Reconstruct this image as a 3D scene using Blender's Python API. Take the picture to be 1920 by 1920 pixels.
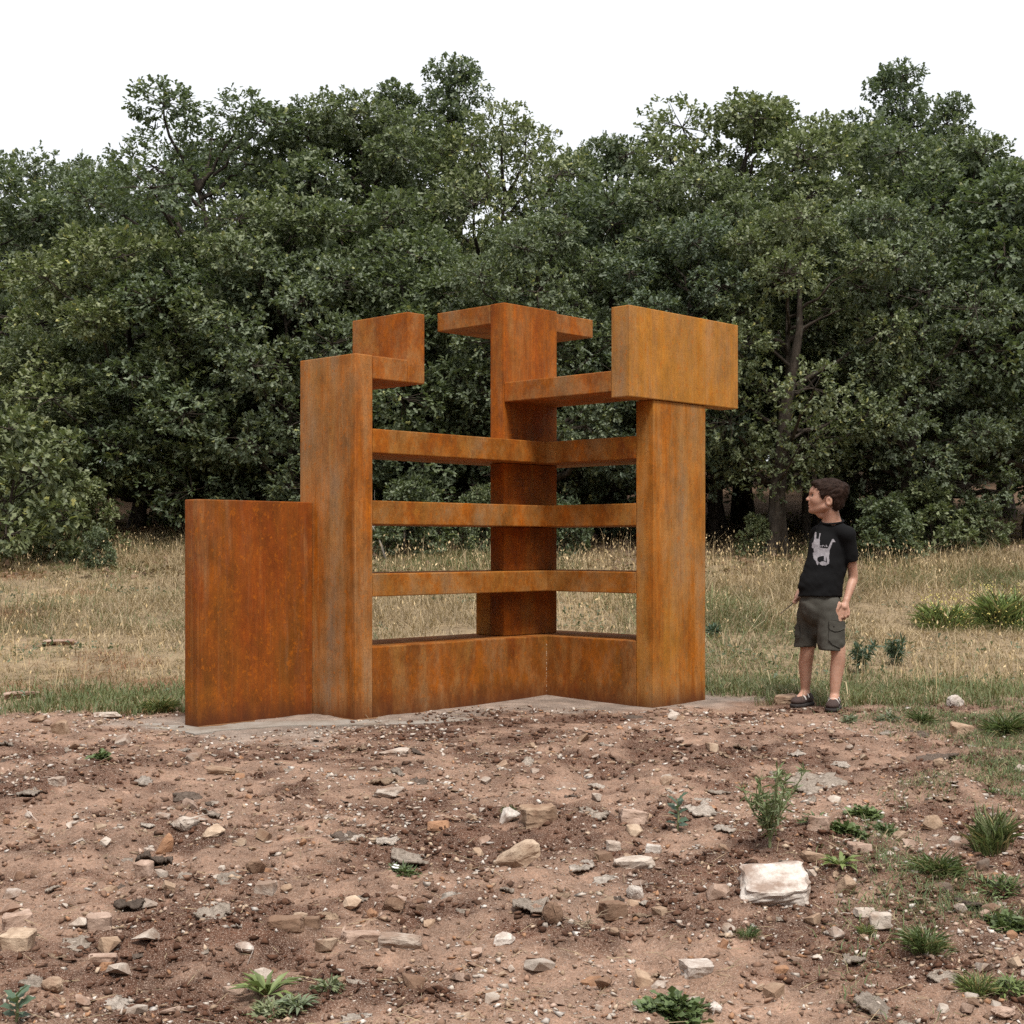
import bpy, bmesh, math, random
import numpy as np
from mathutils import Vector, Matrix
from mathutils.bvhtree import BVHTree

for o in list(bpy.data.objects):
    bpy.data.objects.remove(o, do_unlink=True)
sc = bpy.context.scene
COL = sc.collection

# ------------------------------------------------------------------ camera
cam = bpy.data.cameras.new('camera')
cam.lens = 50.9
cam.sensor_width = 36.0
cam.shift_y = 0.0328
cam.clip_start = 0.05
cam.clip_end = 2000.0
cam_o = bpy.data.objects.new('camera', cam)
cam_o.location = (0.0, 0.0, 1.0)
cam_o.rotation_euler = (math.radians(90), 0, 0)
COL.objects.link(cam_o)
sc.camera = cam_o

# ------------------------------------------------------------------ world: bright overcast
SUN_EL = math.radians(62)
SUN_AZ = math.radians(163)      # compass-like, clockwise from +Y
world = bpy.data.worlds.new('World')
sc.world = world
world.use_nodes = True
wt = world.node_tree
for n in list(wt.nodes):
    wt.nodes.remove(n)
w_out = wt.nodes.new('ShaderNodeOutputWorld')
w_bg = wt.nodes.new('ShaderNodeBackground')
w_sky = wt.nodes.new('ShaderNodeTexSky')
w_sky.sky_type = 'NISHITA'
w_sky.sun_disc = False
w_sky.sun_elevation = SUN_EL
w_sky.sun_rotation = SUN_AZ
w_mix = wt.nodes.new('ShaderNodeMix')
w_mix.data_type = 'RGBA'
w_mix.inputs['Factor'].default_value = 0.93      # a closed white cloud deck over the clear sky
w_mix.inputs['B'].default_value = (3.75, 3.78, 3.85, 1)
wt.links.new(w_sky.outputs['Color'], w_mix.inputs['A'])
wt.links.new(w_mix.outputs['Result'], w_bg.inputs['Color'])
w_bg.inputs['Strength'].default_value = 0.10
wt.links.new(w_bg.outputs['Background'], w_out.inputs['Surface'])

sun = bpy.data.lights.new('sun', 'SUN')
sun.energy = 1.5
sun.angle = math.radians(14)
sun.color = (1.0, 0.95, 0.87)
sun_o = bpy.data.objects.new('sun', sun)
sd = Vector((math.sin(SUN_AZ) * math.cos(SUN_EL), math.cos(SUN_AZ) * math.cos(SUN_EL), math.sin(SUN_EL)))
sun_o.rotation_euler = (-sd).to_track_quat('-Z', 'Y').to_euler()
sun_o.location = sd * 40
COL.objects.link(sun_o)

sc.view_settings.view_transform = 'Standard'
sc.view_settings.look = 'None'
sc.view_settings.exposure = 1.50
sc.view_settings.gamma = 1.0
sc.view_settings.use_curve_mapping = False
sc.render.engine = 'CYCLES'
sc.cycles.use_denoising = False
sc.cycles.max_bounces = 8
sc.cycles.diffuse_bounces = 4
sc.cycles.glossy_bounces = 3
sc.cycles.transmission_bounces = 4

# ------------------------------------------------------------------ helpers
rng = np.random.default_rng(7)

def _h(ix, iy, iz, seed):
    h = (ix.astype(np.int64) * 374761393 + iy.astype(np.int64) * 668265263
         + iz.astype(np.int64) * 2147483647 + seed * 144269504) & 0xFFFFFFFF
    h = ((h ^ (h >> 13)) * 1274126177) & 0xFFFFFFFF
    h = ((h ^ (h >> 15)) * 2246822519) & 0xFFFFFFFF
    return ((h ^ (h >> 16)) & 0xFFFFFF) / float(0xFFFFFF)

def noise3(x, y, z, seed=0):
    x = np.asarray(x, float); y = np.asarray(y, float) + 0 * x; z = np.asarray(z, float) + 0 * x
    ix, iy, iz = np.floor(x), np.floor(y), np.floor(z)
    fx, fy, fz = x - ix, y - iy, z - iz
    fx = fx * fx * (3 - 2 * fx); fy = fy * fy * (3 - 2 * fy); fz = fz * fz * (3 - 2 * fz)
    r = 0
    for dx in (0, 1):
        for dy in (0, 1):
            for dz in (0, 1):
                w = (fx if dx else 1 - fx) * (fy if dy else 1 - fy) * (fz if dz else 1 - fz)
                r = r + w * _h(ix + dx, iy + dy, iz + dz, seed)
    return r * 2 - 1

def noise2(x, y, seed=0):
    x = np.asarray(x, float); y = np.asarray(y, float)
    ix, iy = np.floor(x), np.floor(y)
    fx, fy = x - ix, y - iy
    fx = fx * fx * (3 - 2 * fx); fy = fy * fy * (3 - 2 * fy)
    zz = np.zeros_like(ix)
    a = _h(ix, iy, zz, seed); b = _h(ix + 1, iy, zz, seed)
    c = _h(ix, iy + 1, zz, seed); d = _h(ix + 1, iy + 1, zz, seed)
    return ((a * (1 - fx) + b * fx) * (1 - fy) + (c * (1 - fx) + d * fx) * fy) * 2 - 1

def fbm2(x, y, seed=0, octaves=4, gain=0.5):
    r, a, f = 0, 1.0, 1.0
    for i in range(octaves):
        r = r + a * noise2(x * f + 13.7 * i, y * f - 7.3 * i, seed + i)
        a *= gain; f *= 2.03
    return r

def smooth01(a, b, x):
    t = np.clip((x - a) / (b - a), 0, 1)
    return t * t * (3 - 2 * t)

def mesh_data(name, verts, faces, mat=None, colors=None, smooth=False):
    """verts (N,3); faces: (M,k) int array, or list of such arrays"""
    me = bpy.data.meshes.new(name)
    verts = np.asarray(verts, np.float32)
    if not isinstance(faces, list):
        faces = [faces]
    faces = [np.asarray(f, np.int32) for f in faces if len(f)]
    loops = np.concatenate([f.ravel() for f in faces])
    tot = np.concatenate([np.full(len(f), f.shape[1], np.int32) for f in faces])
    start = np.concatenate([[0], np.cumsum(tot)[:-1]]).astype(np.int32)
    me.vertices.add(len(verts)); me.vertices.foreach_set('co', verts.ravel())
    me.loops.add(len(loops)); me.loops.foreach_set('vertex_index', loops)
    me.polygons.add(len(tot)); me.polygons.foreach_set('loop_start', start)
    me.polygons.foreach_set('loop_total', tot)
    if smooth:
        me.polygons.foreach_set('use_smooth', np.ones(len(tot), bool))
    me.update(calc_edges=True)
    if colors is not None:
        c = np.ones((len(verts), 4), np.float32); c[:, :3] = colors
        at = me.attributes.new('Col', 'FLOAT_COLOR', 'POINT')
        at.data.foreach_set('color', c.ravel())
    if mat:
        me.materials.append(mat)
    return me

def obj(name, me, parent=None, loc=None):
    o = bpy.data.objects.new(name, me)
    COL.objects.link(o)
    if parent is not None:
        o.parent = parent
    if loc is not None:
        o.location = loc
    return o

def tag(o, label=None, cat=None, group=None, kind=None):
    if label: o['label'] = label
    if cat: o['category'] = cat
    if group: o['group'] = group
    if kind: o['kind'] = kind
    return o

def empty(name, loc, label, cat, group=None, rz=0.0):
    o = bpy.data.objects.new(name, None)
    o.empty_display_size = 0.1
    COL.objects.link(o)
    o.location = loc
    o.rotation_euler = (0, 0, rz)
    return tag(o, label, cat, group)

class Mat:
    def __init__(s, name):
        s.m = bpy.data.materials.new(name); s.m.use_nodes = True
        s.t = s.m.node_tree
        s.b = s.t.nodes['Principled BSDF']; s.out = s.t.nodes['Material Output']
    def n(s, kind, **kw):
        nd = s.t.nodes.new('ShaderNode' + kind)
        for k, v in kw.items():
            setattr(nd, k, v)
        return nd
    def l(s, a, b):
        s.t.links.new(a, b)
    def pos(s, scale=(1, 1, 1), offset=(0, 0, 0), obj_space=False):
        mp = s.n('Mapping'); mp.inputs['Scale'].default_value = scale; mp.inputs['Location'].default_value = offset
        if obj_space:
            tc = s.n('TexCoord'); s.l(tc.outputs['Object'], mp.inputs['Vector'])
        else:
            g = s.n('NewGeometry'); s.l(g.outputs['Position'], mp.inputs['Vector'])
        return mp.outputs['Vector']
    def noise(s, vec, scale=5, detail=4, rough=0.55, dist=0.0):
        nd = s.n('TexNoise'); nd.inputs['Scale'].default_value = scale; nd.inputs['Detail'].default_value = detail
        nd.inputs['Roughness'].default_value = rough; nd.inputs['Distortion'].default_value = dist
        s.l(vec, nd.inputs['Vector'])
        return nd.outputs['Fac']
    def ramp(s, fac, stops):
        r = s.n('ValToRGB'); e = r.color_ramp.elements
        while len(e) < len(stops):
            e.new(0.5)
        for el, (p, c) in zip(e, stops):
            el.position = p
            el.color = (c[0], c[1], c[2], 1) if isinstance(c, (tuple, list)) else (c, c, c, 1)
        s.l(fac, r.inputs['Fac'])
        return r.outputs['Color']
    def mix(s, fac, a, b, mode='MIX'):
        m = s.n('Mix', data_type='RGBA', blend_type=mode)
        for sock, v in (('Factor', fac), ('A', a), ('B', b)):
            if isinstance(v, (int, float)):
                m.inputs[sock].default_value = v if sock == 'Factor' else (v, v, v, 1)
            elif isinstance(v, (tuple, list)):
                m.inputs[sock].default_value = (v[0], v[1], v[2], 1)
            else:
                s.l(v, m.inputs[sock])
        return m.outputs['Result']
    def math(s, op, a, b=0.0):
        m = s.n('Math', operation=op)
        for i, v in enumerate((a, b)):
            if isinstance(v, (int, float)): m.inputs[i].default_value = v
            else: s.l(v, m.inputs[i])
        return m.outputs[0]
    def color(s, c):
        if isinstance(c, (tuple, list)): s.b.inputs['Base Color'].default_value = (c[0], c[1], c[2], 1)
        else: s.l(c, s.b.inputs['Base Color'])
        return s
    def rough(s, v, spec=None):
        if isinstance(v, (int, float)): s.b.inputs['Roughness'].default_value = v
        else: s.l(v, s.b.inputs['Roughness'])
        if spec is not None: s.b.inputs['Specular IOR Level'].default_value = spec
        return s
    def bump(s, h, strength=0.3, dist=0.01):
        b = s.n('Bump'); b.inputs['Strength'].default_value = strength; b.inputs['Distance'].default_value = dist
        s.l(h, b.inputs['Height']); s.l(b.outputs['Normal'], s.b.inputs['Normal'])
        return s
    def attr(s, name='Col'):
        a = s.n('Attribute', attribute_name=name)
        return a.outputs['Color']
    def objcolor(s):
        return s.n('ObjectInfo').outputs['Color']

def box_arrays(lo, hi):
    x0, y0, z0 = lo; x1, y1, z1 = hi
    v = [(x0, y0, z0), (x1, y0, z0), (x1, y1, z0), (x0, y1, z0), (x0, y0, z1), (x1, y0, z1), (x1, y1, z1), (x0, y1, z1)]
    f = [(0, 3, 2, 1), (4, 5, 6, 7), (0, 1, 5, 4), (1, 2, 6, 5), (2, 3, 7, 6), (3, 0, 4, 7)]
    return v, f

def tube(path, radii, ns=7):
    path = np.asarray(path, float); n = len(path)
    tan = np.gradient(path, axis=0); tan /= np.linalg.norm(tan, axis=1)[:, None] + 1e-9
    ref = np.array([0.31, 0.95, 0.05])
    u = np.cross(tan, ref); u /= np.linalg.norm(u, axis=1)[:, None] + 1e-9
    w = np.cross(tan, u)
    a = np.linspace(0, 2 * np.pi, ns, endpoint=False)
    r = np.asarray(radii, float)[:, None, None]
    v = path[:, None, :] + r * (u[:, None, :] * np.cos(a)[None, :, None] + w[:, None, :] * np.sin(a)[None, :, None])
    v = v.reshape(-1, 3)
    i = np.arange(n - 1)[:, None] * ns; j = np.arange(ns)[None, :]
    f = np.stack([i + j, i + (j + 1) % ns, i + ns + (j + 1) % ns, i + ns + j], -1).reshape(-1, 4)
    return v, f

def join_arrays(parts):
    vs, fs, k = [], {}, 0
    for v, f in parts:
        v = np.asarray(v, float); f = np.asarray(f)
        vs.append(v); fs.setdefault(f.shape[1], []).append(f + k); k += len(v)
    return np.concatenate(vs), [np.concatenate(x) for x in fs.values()]

# ------------------------------------------------------------------ terrain heights
A_ANG, SX0, SY0 = 0.8076, 0.2247, 9.4402     # sculpture axes (p along one wing, q along the other)
CA, SA = math.cos(A_ANG), math.sin(A_ANG)
def pq2xy(p, q):
    return SX0 + p * CA + q * SA, SY0 + p * SA - q * CA

def softplus(t):
    return np.log1p(np.exp(np.clip(t, -40, 40)))

def height(x, y):
    x = np.asarray(x, float); y = np.asarray(y, float)
    up = 0.122 * 0.6 * softplus((np.minimum(y, 60) - 9.9) / 0.6)
    dn = -0.075 * 0.3 * softplus((7.5 - y) / 0.3)
    z = up + dn
    p = (x - SX0) * CA + (y - SY0) * SA; q = (x - SX0) * SA - (y - SY0) * CA
    dx = np.maximum(np.maximum(-2.55 - p, p - 0.75), 0); dy = np.maximum(np.maximum(-0.85 - q, q - 1.0), 0)
    away = smooth01(0.0, 0.7, np.hypot(dx, dy))
    boy = smooth01(0.16, 0.55, np.hypot(x - 1.87, y - 8.88))
    z = z * (0.15 + 0.85 * boy) + (0.15 + 0.85 * away) * boy * 0.028 * fbm2(x * 0.9, y * 0.9, 3, 3)
    dirt = 1 - smooth01(8.3, 9.2, y)
    c = fbm2(x * 3.1, y * 3.1, 11, 4, 0.55)
    z = z + (0.1 + 0.9 * away) * boy * (0.25 + 0.75 * dirt) * 0.027 * c
    c2 = fbm2(x * 14, y * 14, 21, 3, 0.6) + 0.9 * (0.5 - np.abs(fbm2(x * 8.5, y * 8.5, 24, 2, 0.6)))
    z = z + (0.2 + 0.8 * away) * (0.3 + 0.7 * boy) * (0.3 + 0.7 * dirt) * 0.0115 * c2
    return z

def hz(x, y):
    return float(height(np.array([x]), np.array([y]))[0])

def soil_dark(x, y):          # 0 dry sandy ground .. 1 freshly turned dark soil
    n = 0.75 * fbm2(x * 1.0 + 3, y * 1.25, 31, 3, 0.6) + 0.75 * fbm2(x * 4.2 + 1, y * 5.5, 35, 4, 0.65)
    return smooth01(-0.72, 0.52, n - 0.20 * smooth01(7.0, 8.2, y))

def grass_mask(x, y):         # 0 dirt .. 1 meadow
    edge = 8.80 + 0.30 * fbm2(x * 0.9, y * 0.4, 41, 3) + 0.22 * fbm2(x * 4.5, y * 4.5, 43, 2) - 0.35 * smooth01(-1.6, -2.6, x) + 0.42 * np.exp(-((x - 1.75) / 0.55) ** 2)
    p = (x - SX0) * CA + (y - SY0) * SA; q = (x - SX0) * SA - (y - SY0) * CA
    inside = smooth01(0.1, -0.15, np.maximum(np.maximum(-2.7 - p, p - 0.8), np.maximum(-0.75 - q, q - 1.3)))
    return smooth01(-0.12, 0.35, y - edge) * (1 - inside)

# ------------------------------------------------------------------ materials: ground
def mat_ground():
    m = Mat('ground_soil')
    v = m.pos()
    col = m.attr('Col')
    n1 = m.noise(v, 9, 6, 0.65); n2 = m.noise(v, 90, 4, 0.7); n3 = m.noise(v, 260, 3, 0.65)
    c = m.mix(0.85, col, m.ramp(n1, [(0.3, 0.55), (0.7, 1.40)]), 'MULTIPLY')
    c = m.mix(0.8, c, m.ramp(n2, [(0.3, 0.50), (0.72, 1.50)]), 'MULTIPLY')
    c = m.mix(m.ramp(n3, [(0.55, 0.0), (0.63, 0.8)]), c, (0.44, 0.335, 0.27))
    m.color(c).rough(0.95, 0.15)
    h = m.math('ADD', m.math('MULTIPLY', n1, 0.5), m.math('ADD', m.math('MULTIPLY', n2, 0.35), m.math('MULTIPLY', n3, 0.15)))
    m.bump(h, 0.9, 0.02)
    return m.m

SAND = np.array([0.262, 0.164, 0.116]); SOIL = np.array([0.094, 0.046, 0.029])
STRAW = np.array([0.255, 0.190, 0.112]); LITTER = np.array([0.10, 0.06, 0.035]); GREY = np.array([0.30, 0.26, 0.225])

def ground_colour(x, y):
    d = soil_dark(x, y)[:, None]
    fine = (0.5 + 0.5 * fbm2(x * 7, y * 7, 77, 3))[:, None]
    c = SAND * (1 - d) + SOIL * d
    c = c * (0.82 + 0.36 * np.clip(fine, 0, 1))
    p = (x - SX0) * CA + (y - SY0) * SA; q = (x - SX0) * SA - (y - SY0) * CA
    near = np.maximum(np.maximum(-2.6 - p, p - 0.72), np.maximum(-0.8 - q, q - np.where(p > -0.35, 0.98, 0.30 + 0.25 * smooth01(-1.8, -0.4, p))))
    dust = smooth01(0.16, -0.10, near + 0.20 * fbm2(x * 3, y * 3, 58, 3))[:, None]
    c = c * (1 - 0.65 * dust) + GREY * (0.70 + 0.4 * fine) * 0.65 * dust
    g = grass_mask(x, y)[:, None]
    c = c * (1 - g) + (STRAW * (0.75 + 0.4 * fine)) * g
    w = smooth01(16.0, 18.0, y + 0.6 * noise2(x * 0.6, y * 0.6, 5))[:, None]
    c = c * (1 - w) + LITTER * w
    far = smooth01(30, 36, y)[:, None]
    return c * (1 - far) + STRAW * far

def axis(*segs):
    out = []
    for a, b, s in segs:
        out.append(np.arange(a, b, s))
    return np.unique(np.round(np.concatenate(out), 4))

gx = axis((-400, -60, 40), (-60, -14, 4), (-14, -3.3, 0.11), (-3.3, 3.3, 0.026), (3.3, 14, 0.11), (14, 60, 4), (60, 401, 40))
gy = axis((-60, 0, 8), (0, 3.4, 0.2), (3.4, 9.3, 0.025), (9.3, 24, 0.15), (24, 60, 1.0), (60, 120, 8), (120, 500, 40))
X, Y = np.meshgrid(gx, gy)
xf, yf = X.ravel(), Y.ravel()
zf = height(xf, yf)
nx, ny = len(gx), len(gy)
ii = (np.arange(ny - 1)[:, None] * nx + np.arange(nx - 1)[None, :])
gf = np.stack([ii, ii + 1, ii + 1 + nx, ii + nx], -1).reshape(-1, 4)
ground = obj('ground', mesh_data('ground', np.stack([xf, yf, zf], 1), gf, mat_ground(), ground_colour(xf, yf), smooth=True))
tag(ground, 'bare reddish dirt rising into dry meadow', kind='structure')

# ------------------------------------------------------------------ sculpture
def mat_corten(name, seed, ochre=0.3, olive=0.4, red=0.4, grey=0.3, bright=1.0, run=0.8):
    """weathering steel: brown-orange ground under blotches of red, olive and bright rust, pale rain-washed runs and dark pits"""
    m = Mat(name)
    o = (seed * 3.17, seed * 1.71, seed * 2.33); o2 = (o[2] + 9, o[0], o[1] + 4); o3 = (o[1], o[2] + 7, o[0])
    runs = m.noise(m.pos((6.5, 6.5, run), o), 1.0, 9, 0.72, 0.0)        # vertical runs
    fine = m.noise(m.pos((95, 95, 3.0 if run < 2 else 40.0), o2), 1.0, 4, 0.7, 0.0)         # fine drip lines
    big = m.noise(m.pos((2.4, 2.4, 1.3), o3), 1.0, 7, 0.66, 0.0)
    blot = m.noise(m.pos((7, 7, 5), o2), 1.0, 9, 0.74, 0.0)
    wash = m.noise(m.pos((5, 5, 1.5), o3), 1.0, 8, 0.70, 0.0)
    pits = m.noise(m.pos((210, 210, 170), o), 1.0, 3, 0.75)
    k = bright
    BASE = (0.235 * k, 0.070 * k, 0.0060 * k); ORNG = (0.390 * k, 0.106 * k, 0.0045 * k); RED = (0.170 * k, 0.030 * k, 0.0045 * k)
    OLIV = (0.125 * k, 0.064 * k, 0.010 * k); OCHR = (0.370 * k, 0.166 * k, 0.022 * k); GREY = (0.225 * k, 0.152 * k, 0.098 * k); DARK = (0.045 * k, 0.018 * k, 0.006 * k)
    def mask(n, level, soft=0.10):                                     # level 0..1: how much of the face it takes
        e = 0.72 - 0.44 * level
        return m.ramp(n, [(max(0.0, e - soft), 0.0), (min(1.0, e + soft), 1.0)])
    c = m.mix(mask(blot, 0.56, 0.14), BASE, ORNG)
    c = m.mix(m.math('MULTIPLY', mask(big, red, 0.16), 0.75), c, RED)
    c = m.mix(m.math('MULTIPLY', mask(wash, 0.25 + 0.6 * olive, 0.16), 0.5), c, OLIV)
    c = m.mix(m.math('MULTIPLY', mask(runs, 0.02 + 0.86 * ochre, 0.11), 0.72), c, OCHR)
    inv = m.math('SUBTRACT', 1.0, big)
    c = m.mix(m.math('MULTIPLY', m.math('MULTIPLY', mask(runs, 0.20 + 0.5 * grey, 0.14), mask(inv, 0.34 + 0.50 * grey, 0.14)), 0.85), c, GREY)
    c = m.mix(0.30, c, m.ramp(fine, [(0.30, 0.55), (0.5, 1.0), (0.70, 1.38)]), 'MULTIPLY')
    c = m.mix(0.7, c, m.ramp(blot, [(0.32, 0.62), (0.62, 1.18)]), 'MULTIPLY')
    drip = m.noise(m.pos((30, 30, 0.8 if run < 2 else 12.0), o3), 1.0, 7, 0.72)
    c = m.mix(m.math('MULTIPLY', m.ramp(drip, [(0.56, 0.0), (0.66, 1.0)]), 0.20 + 0.35 * max(ochre, grey)), c, m.mix(0.5, OCHR, GREY))
    c = m.mix(m.math('MULTIPLY', m.ramp(drip, [(0.32, 1.0), (0.44, 0.0)]), 0.30), c, RED)
    speck = m.noise(m.pos((34, 34, 26), o3), 1.0, 6, 0.75)
    c = m.mix(m.math('MULTIPLY', m.ramp(speck, [(0.55, 0.0), (0.63, 1.0)]), 0.55), c, ORNG)
    c = m.mix(m.ramp(speck, [(0.30, 0.6), (0.40, 0.0)]), c, RED)
    c = m.mix(m.ramp(pits, [(0.32, 0.8), (0.43, 0.0)]), c, DARK)
    c = m.mix(0.5, c, m.ramp(pits, [(0.45, 0.85), (0.72, 1.35)]), 'MULTIPLY')
    sep = m.n('SeparateXYZ'); m.l(m.n('NewGeometry').outputs['Position'], sep.inputs['Vector'])
    zz = m.math('ADD', sep.outputs['Z'], m.math('MULTIPLY', m.math('SUBTRACT', runs, 0.5), 0.30))   # splash stain along the foot
    c = m.mix(m.ramp(zz, [(0.0, 0.85), (0.14, 0.0)]), c, (0.085, 0.026, 0.010))
    m.color(c)
    m.rough(m.ramp(blot, [(0.3, 0.60), (0.7, 0.9)]), 0.2)
    m.bump(m.math('ADD', m.math('MULTIPLY', pits, 0.6), m.math('MULTIPLY', blot, 0.5)), 0.25, 0.006)
    return m.m

C_panel = mat_corten('corten_red', 1, 0.08, 0.40, 1.0, 0.0, 1.25)
C_tower = mat_corten('corten_washed', 2, 0.55, 0.25, 0.25, 0.62, 1.30)
C_rail = mat_corten('corten_orange', 3, 0.50, 0.30, 0.30, 0.30, 1.15, 4.5)
C_base = mat_corten('corten_base', 4, 0.35, 0.55, 0.45, 0.35, 1.10, 2.2)
C_col = mat_corten('corten_column', 5, 0.25, 0.20, 0.40, 0.20, 1.15)
C_head = mat_corten('corten_ochre', 6, 1.0, 0.20, 0.10, 0.40, 1.30)
C_post = mat_corten('corten_post', 7, 0.65, 0.35, 0.20, 0.45, 1.25)
C_plain = mat_corten('corten_mixed', 8, 0.35, 0.20, 0.40, 0.40, 1.20, 4.0)

bx, by = pq2xy(-0.5, -0.2)
SC0 = np.array([bx, by, 0.0])
sculpture = empty('steel_sculpture', (bx, by, 0.0), 'tall rust-orange weathering steel sculpture of joined plates and rails', 'sculpture')

def prism_pq(name, poly, z0, z1, mat, label=None, bev=0.006):
    """poly: plan outline in (p,q); extruded and bevelled"""
    bm = bmesh.new()
    lo = []
    for p, q in poly:
        x, y = pq2xy(p, q)
        lo.append(bm.verts.new((x - SC0[0], y - SC0[1], z0)))
    f = bm.faces.new(lo)
    r = bmesh.ops.extrude_face_region(bm, geom=[f])
    for v in r['geom']:
        if isinstance(v, bmesh.types.BMVert): v.co.z = z1
    bmesh.ops.recalc_face_normals(bm, faces=bm.faces)
    bmesh.ops.bevel(bm, geom=list(bm.edges), offset=bev, segments=2, profile=0.6, affect='EDGES')
    me = bpy.data.meshes.new(name); bm.to_mesh(me); bm.free()
    me.materials.append(mat)
    o = obj(name, me, sculpture)
    if label: o['label'] = label
    return o

def bpq(name, p0, p1, q0, q1, z0, z1, mat, label=None):
    return prism_pq(name, [(p0, q0), (p1, q0), (p1, q1), (p0, q1)], z0, z1, mat, label)

W = 0.51
LSHAPE = [(-1.489, 0), (0, 0), (0, 0.747), (W, 0.747), (W, -W), (-1.489, -W)]
G = 0.002
bpq('low_panel', -2.4227, -1.621 - G, -0.509, -0.385, -0.02, 1.2555, C_panel, 'deep red low panel standing apart at one end')
bpq('tower_plate', -1.621, -1.489, -0.507, -0.001, -0.02, 2.10, C_tower, 'washed grey-orange upright plate')
bpq('bracket_arm', -1.489 + G, -1.217 - G, -0.507, 0.0015, 1.965, 2.098, C_plain)
bpq('bracket_plate', -1.217, -1.081, -0.507, 0.0, 1.965, 2.383, C_plain)
def lprism(name, z0, z1, mat, label=None):
    return prism_pq(name, [(p + (G if p < -1.4 else 0), q - (G if q > 0.7 else 0)) for p, q in LSHAPE], z0, z1, mat, label)
lprism('base_box', -0.02, 0.4127, C_base, 'low solid base wall turning a corner')
lprism('rail', 0.7042, 0.836, C_rail)
lprism('rail', 1.1231, 1.261, C_rail)
lprism('rail', 1.537, 1.6764, C_rail)
# centre column, cut where it meets the rails
zs = [0.4127, 0.7042, 0.836, 1.1231, 1.261, 1.537, 1.6764, 2.5737]
for a, b in ((0, 1), (2, 3), (4, 5), (6, 7)):
    bpq('column_segment', -0.2477, 0.2638, -0.2696, -0.1458, zs[a] + G, zs[b] - (G if b < 7 else 0), C_col)
bpq('support_plate', -0.2455, 0.2615, -0.405, -0.2696 - G, 0.4127 + G, 0.7042 - G, C_head)
bpq('top_slab', -0.2465, 0.2625, -0.774, -0.2696 - G, 2.4465, 2.5715, C_plain)
bpq('side_arm', 0.2638 + G, 0.703, -0.71, -0.2037, 2.4465, 2.572, C_plain)
bpq('cross_beam', -0.2465, 0.2625, -0.1458 + G, 0.7548 - G, 1.9293, 2.0555, C_plain)
bpq('head_plate', -0.2478, 0.875, 0.7548, 0.8954, 1.8918, 2.4392, C_head, 'broad ochre plate on top of the post')
bpq('post', 0.0, 0.5339, 0.747, 0.8831, -0.02, 1.8918 - G, C_post)

# weld beads at the inner corners
m_weld = Mat('weld'); m_weld.color((0.42, 0.28, 0.18)).rough(0.5); m_weld = m_weld.m
def weld(p, q, z0, z1, n, seed):
    r = np.random.default_rng(seed); parts = []
    for i in range(n):
        z = z0 + (z1 - z0) * (i + r.uniform(0.1, 0.9)) / n
        x, y = pq2xy(p, q)
        rr = r.uniform(0.002, 0.0045)
        v, f = tube([(0, 0, -rr * 1.6), (0, 0, 0), (0, 0, rr * 1.6)], [rr * 0.3, rr, rr * 0.3], 5)
        parts.append((v + np.array([x - SC0[0], y - SC0[1], z]), f))
    v, f = join_arrays(parts)
    obj('weld_seam', mesh_data('weld_seam', v, f, m_weld), sculpture)['kind'] = 'stuff'
weld(-0.002, 0.002, 0.05, 0.36, 17, 3)

# concrete footing, half buried
m = Mat('concrete'); v_ = m.pos()
c1 = m.noise(v_, 5, 6, 0.6); c2 = m.noise(v_, 70, 4, 0.7)
cc = m.ramp(c1, [(0.3, (0.20, 0.155, 0.12)), (0.52, (0.29, 0.255, 0.22)), (0.75, (0.34, 0.31, 0.28))])
m.color(m.mix(0.6, cc, m.ramp(c2, [(0.3, 0.75), (0.7, 1.2)]), 'MULTIPLY')).rough(0.9, 0.2)
m.bump(m.math('ADD', c1, c2), 0.35, 0.01)
m_conc = m.m
foot = [(-2.62, -0.20), (-2.15, -0.12), (-1.75, 0.22), (-1.3, 0.40), (-0.75, 0.52), (-0.38, 0.62), (-0.22, 1.0), (0.1, 1.04), (0.58, 0.97), (0.60, -0.4), (0.58, -0.75), (-0.6, -0.8), (-2.58, -0.72)]
dense = []
for i in range(len(foot)):
    a, b = np.array(foot[i]), np.array(foot[(i + 1) % len(foot)])
    for t in np.linspace(0, 1, 9)[:-1]:
        p = a + (b - a) * t
        p = p + 0.05 * np.array([noise2(p[0] * 5, p[1] * 5, 51), noise2(p[0] * 5 + 9, p[1] * 5, 52)]) + 0.02 * np.array([noise2(p[0] * 17, p[1] * 17, 53), noise2(p[0] * 17 + 9, p[1] * 17, 54)])
        dense.append(p)
bm = bmesh.new(); vs = []
for p in dense:
    x, y = pq2xy(p[0], p[1]); vs.append(bm.verts.new((x - SC0[0], y - SC0[1], -0.08)))
f = bm.faces.new(vs); r = bmesh.ops.extrude_face_region(bm, geom=[f])
for v in r['geom']:
    if isinstance(v, bmesh.types.BMVert): v.co.z = 0.0035
bmesh.ops.recalc_face_normals(bm, faces=bm.faces)
me = bpy.data.meshes.new('concrete_footing'); bm.to_mesh(me); bm.free(); me.materials.append(m_conc)
footing = obj('concrete_footing', me, None, (bx, by, 0.0))
tag(footing, 'pale grey concrete footing half buried under the rusty sculpture', 'footing')
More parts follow.
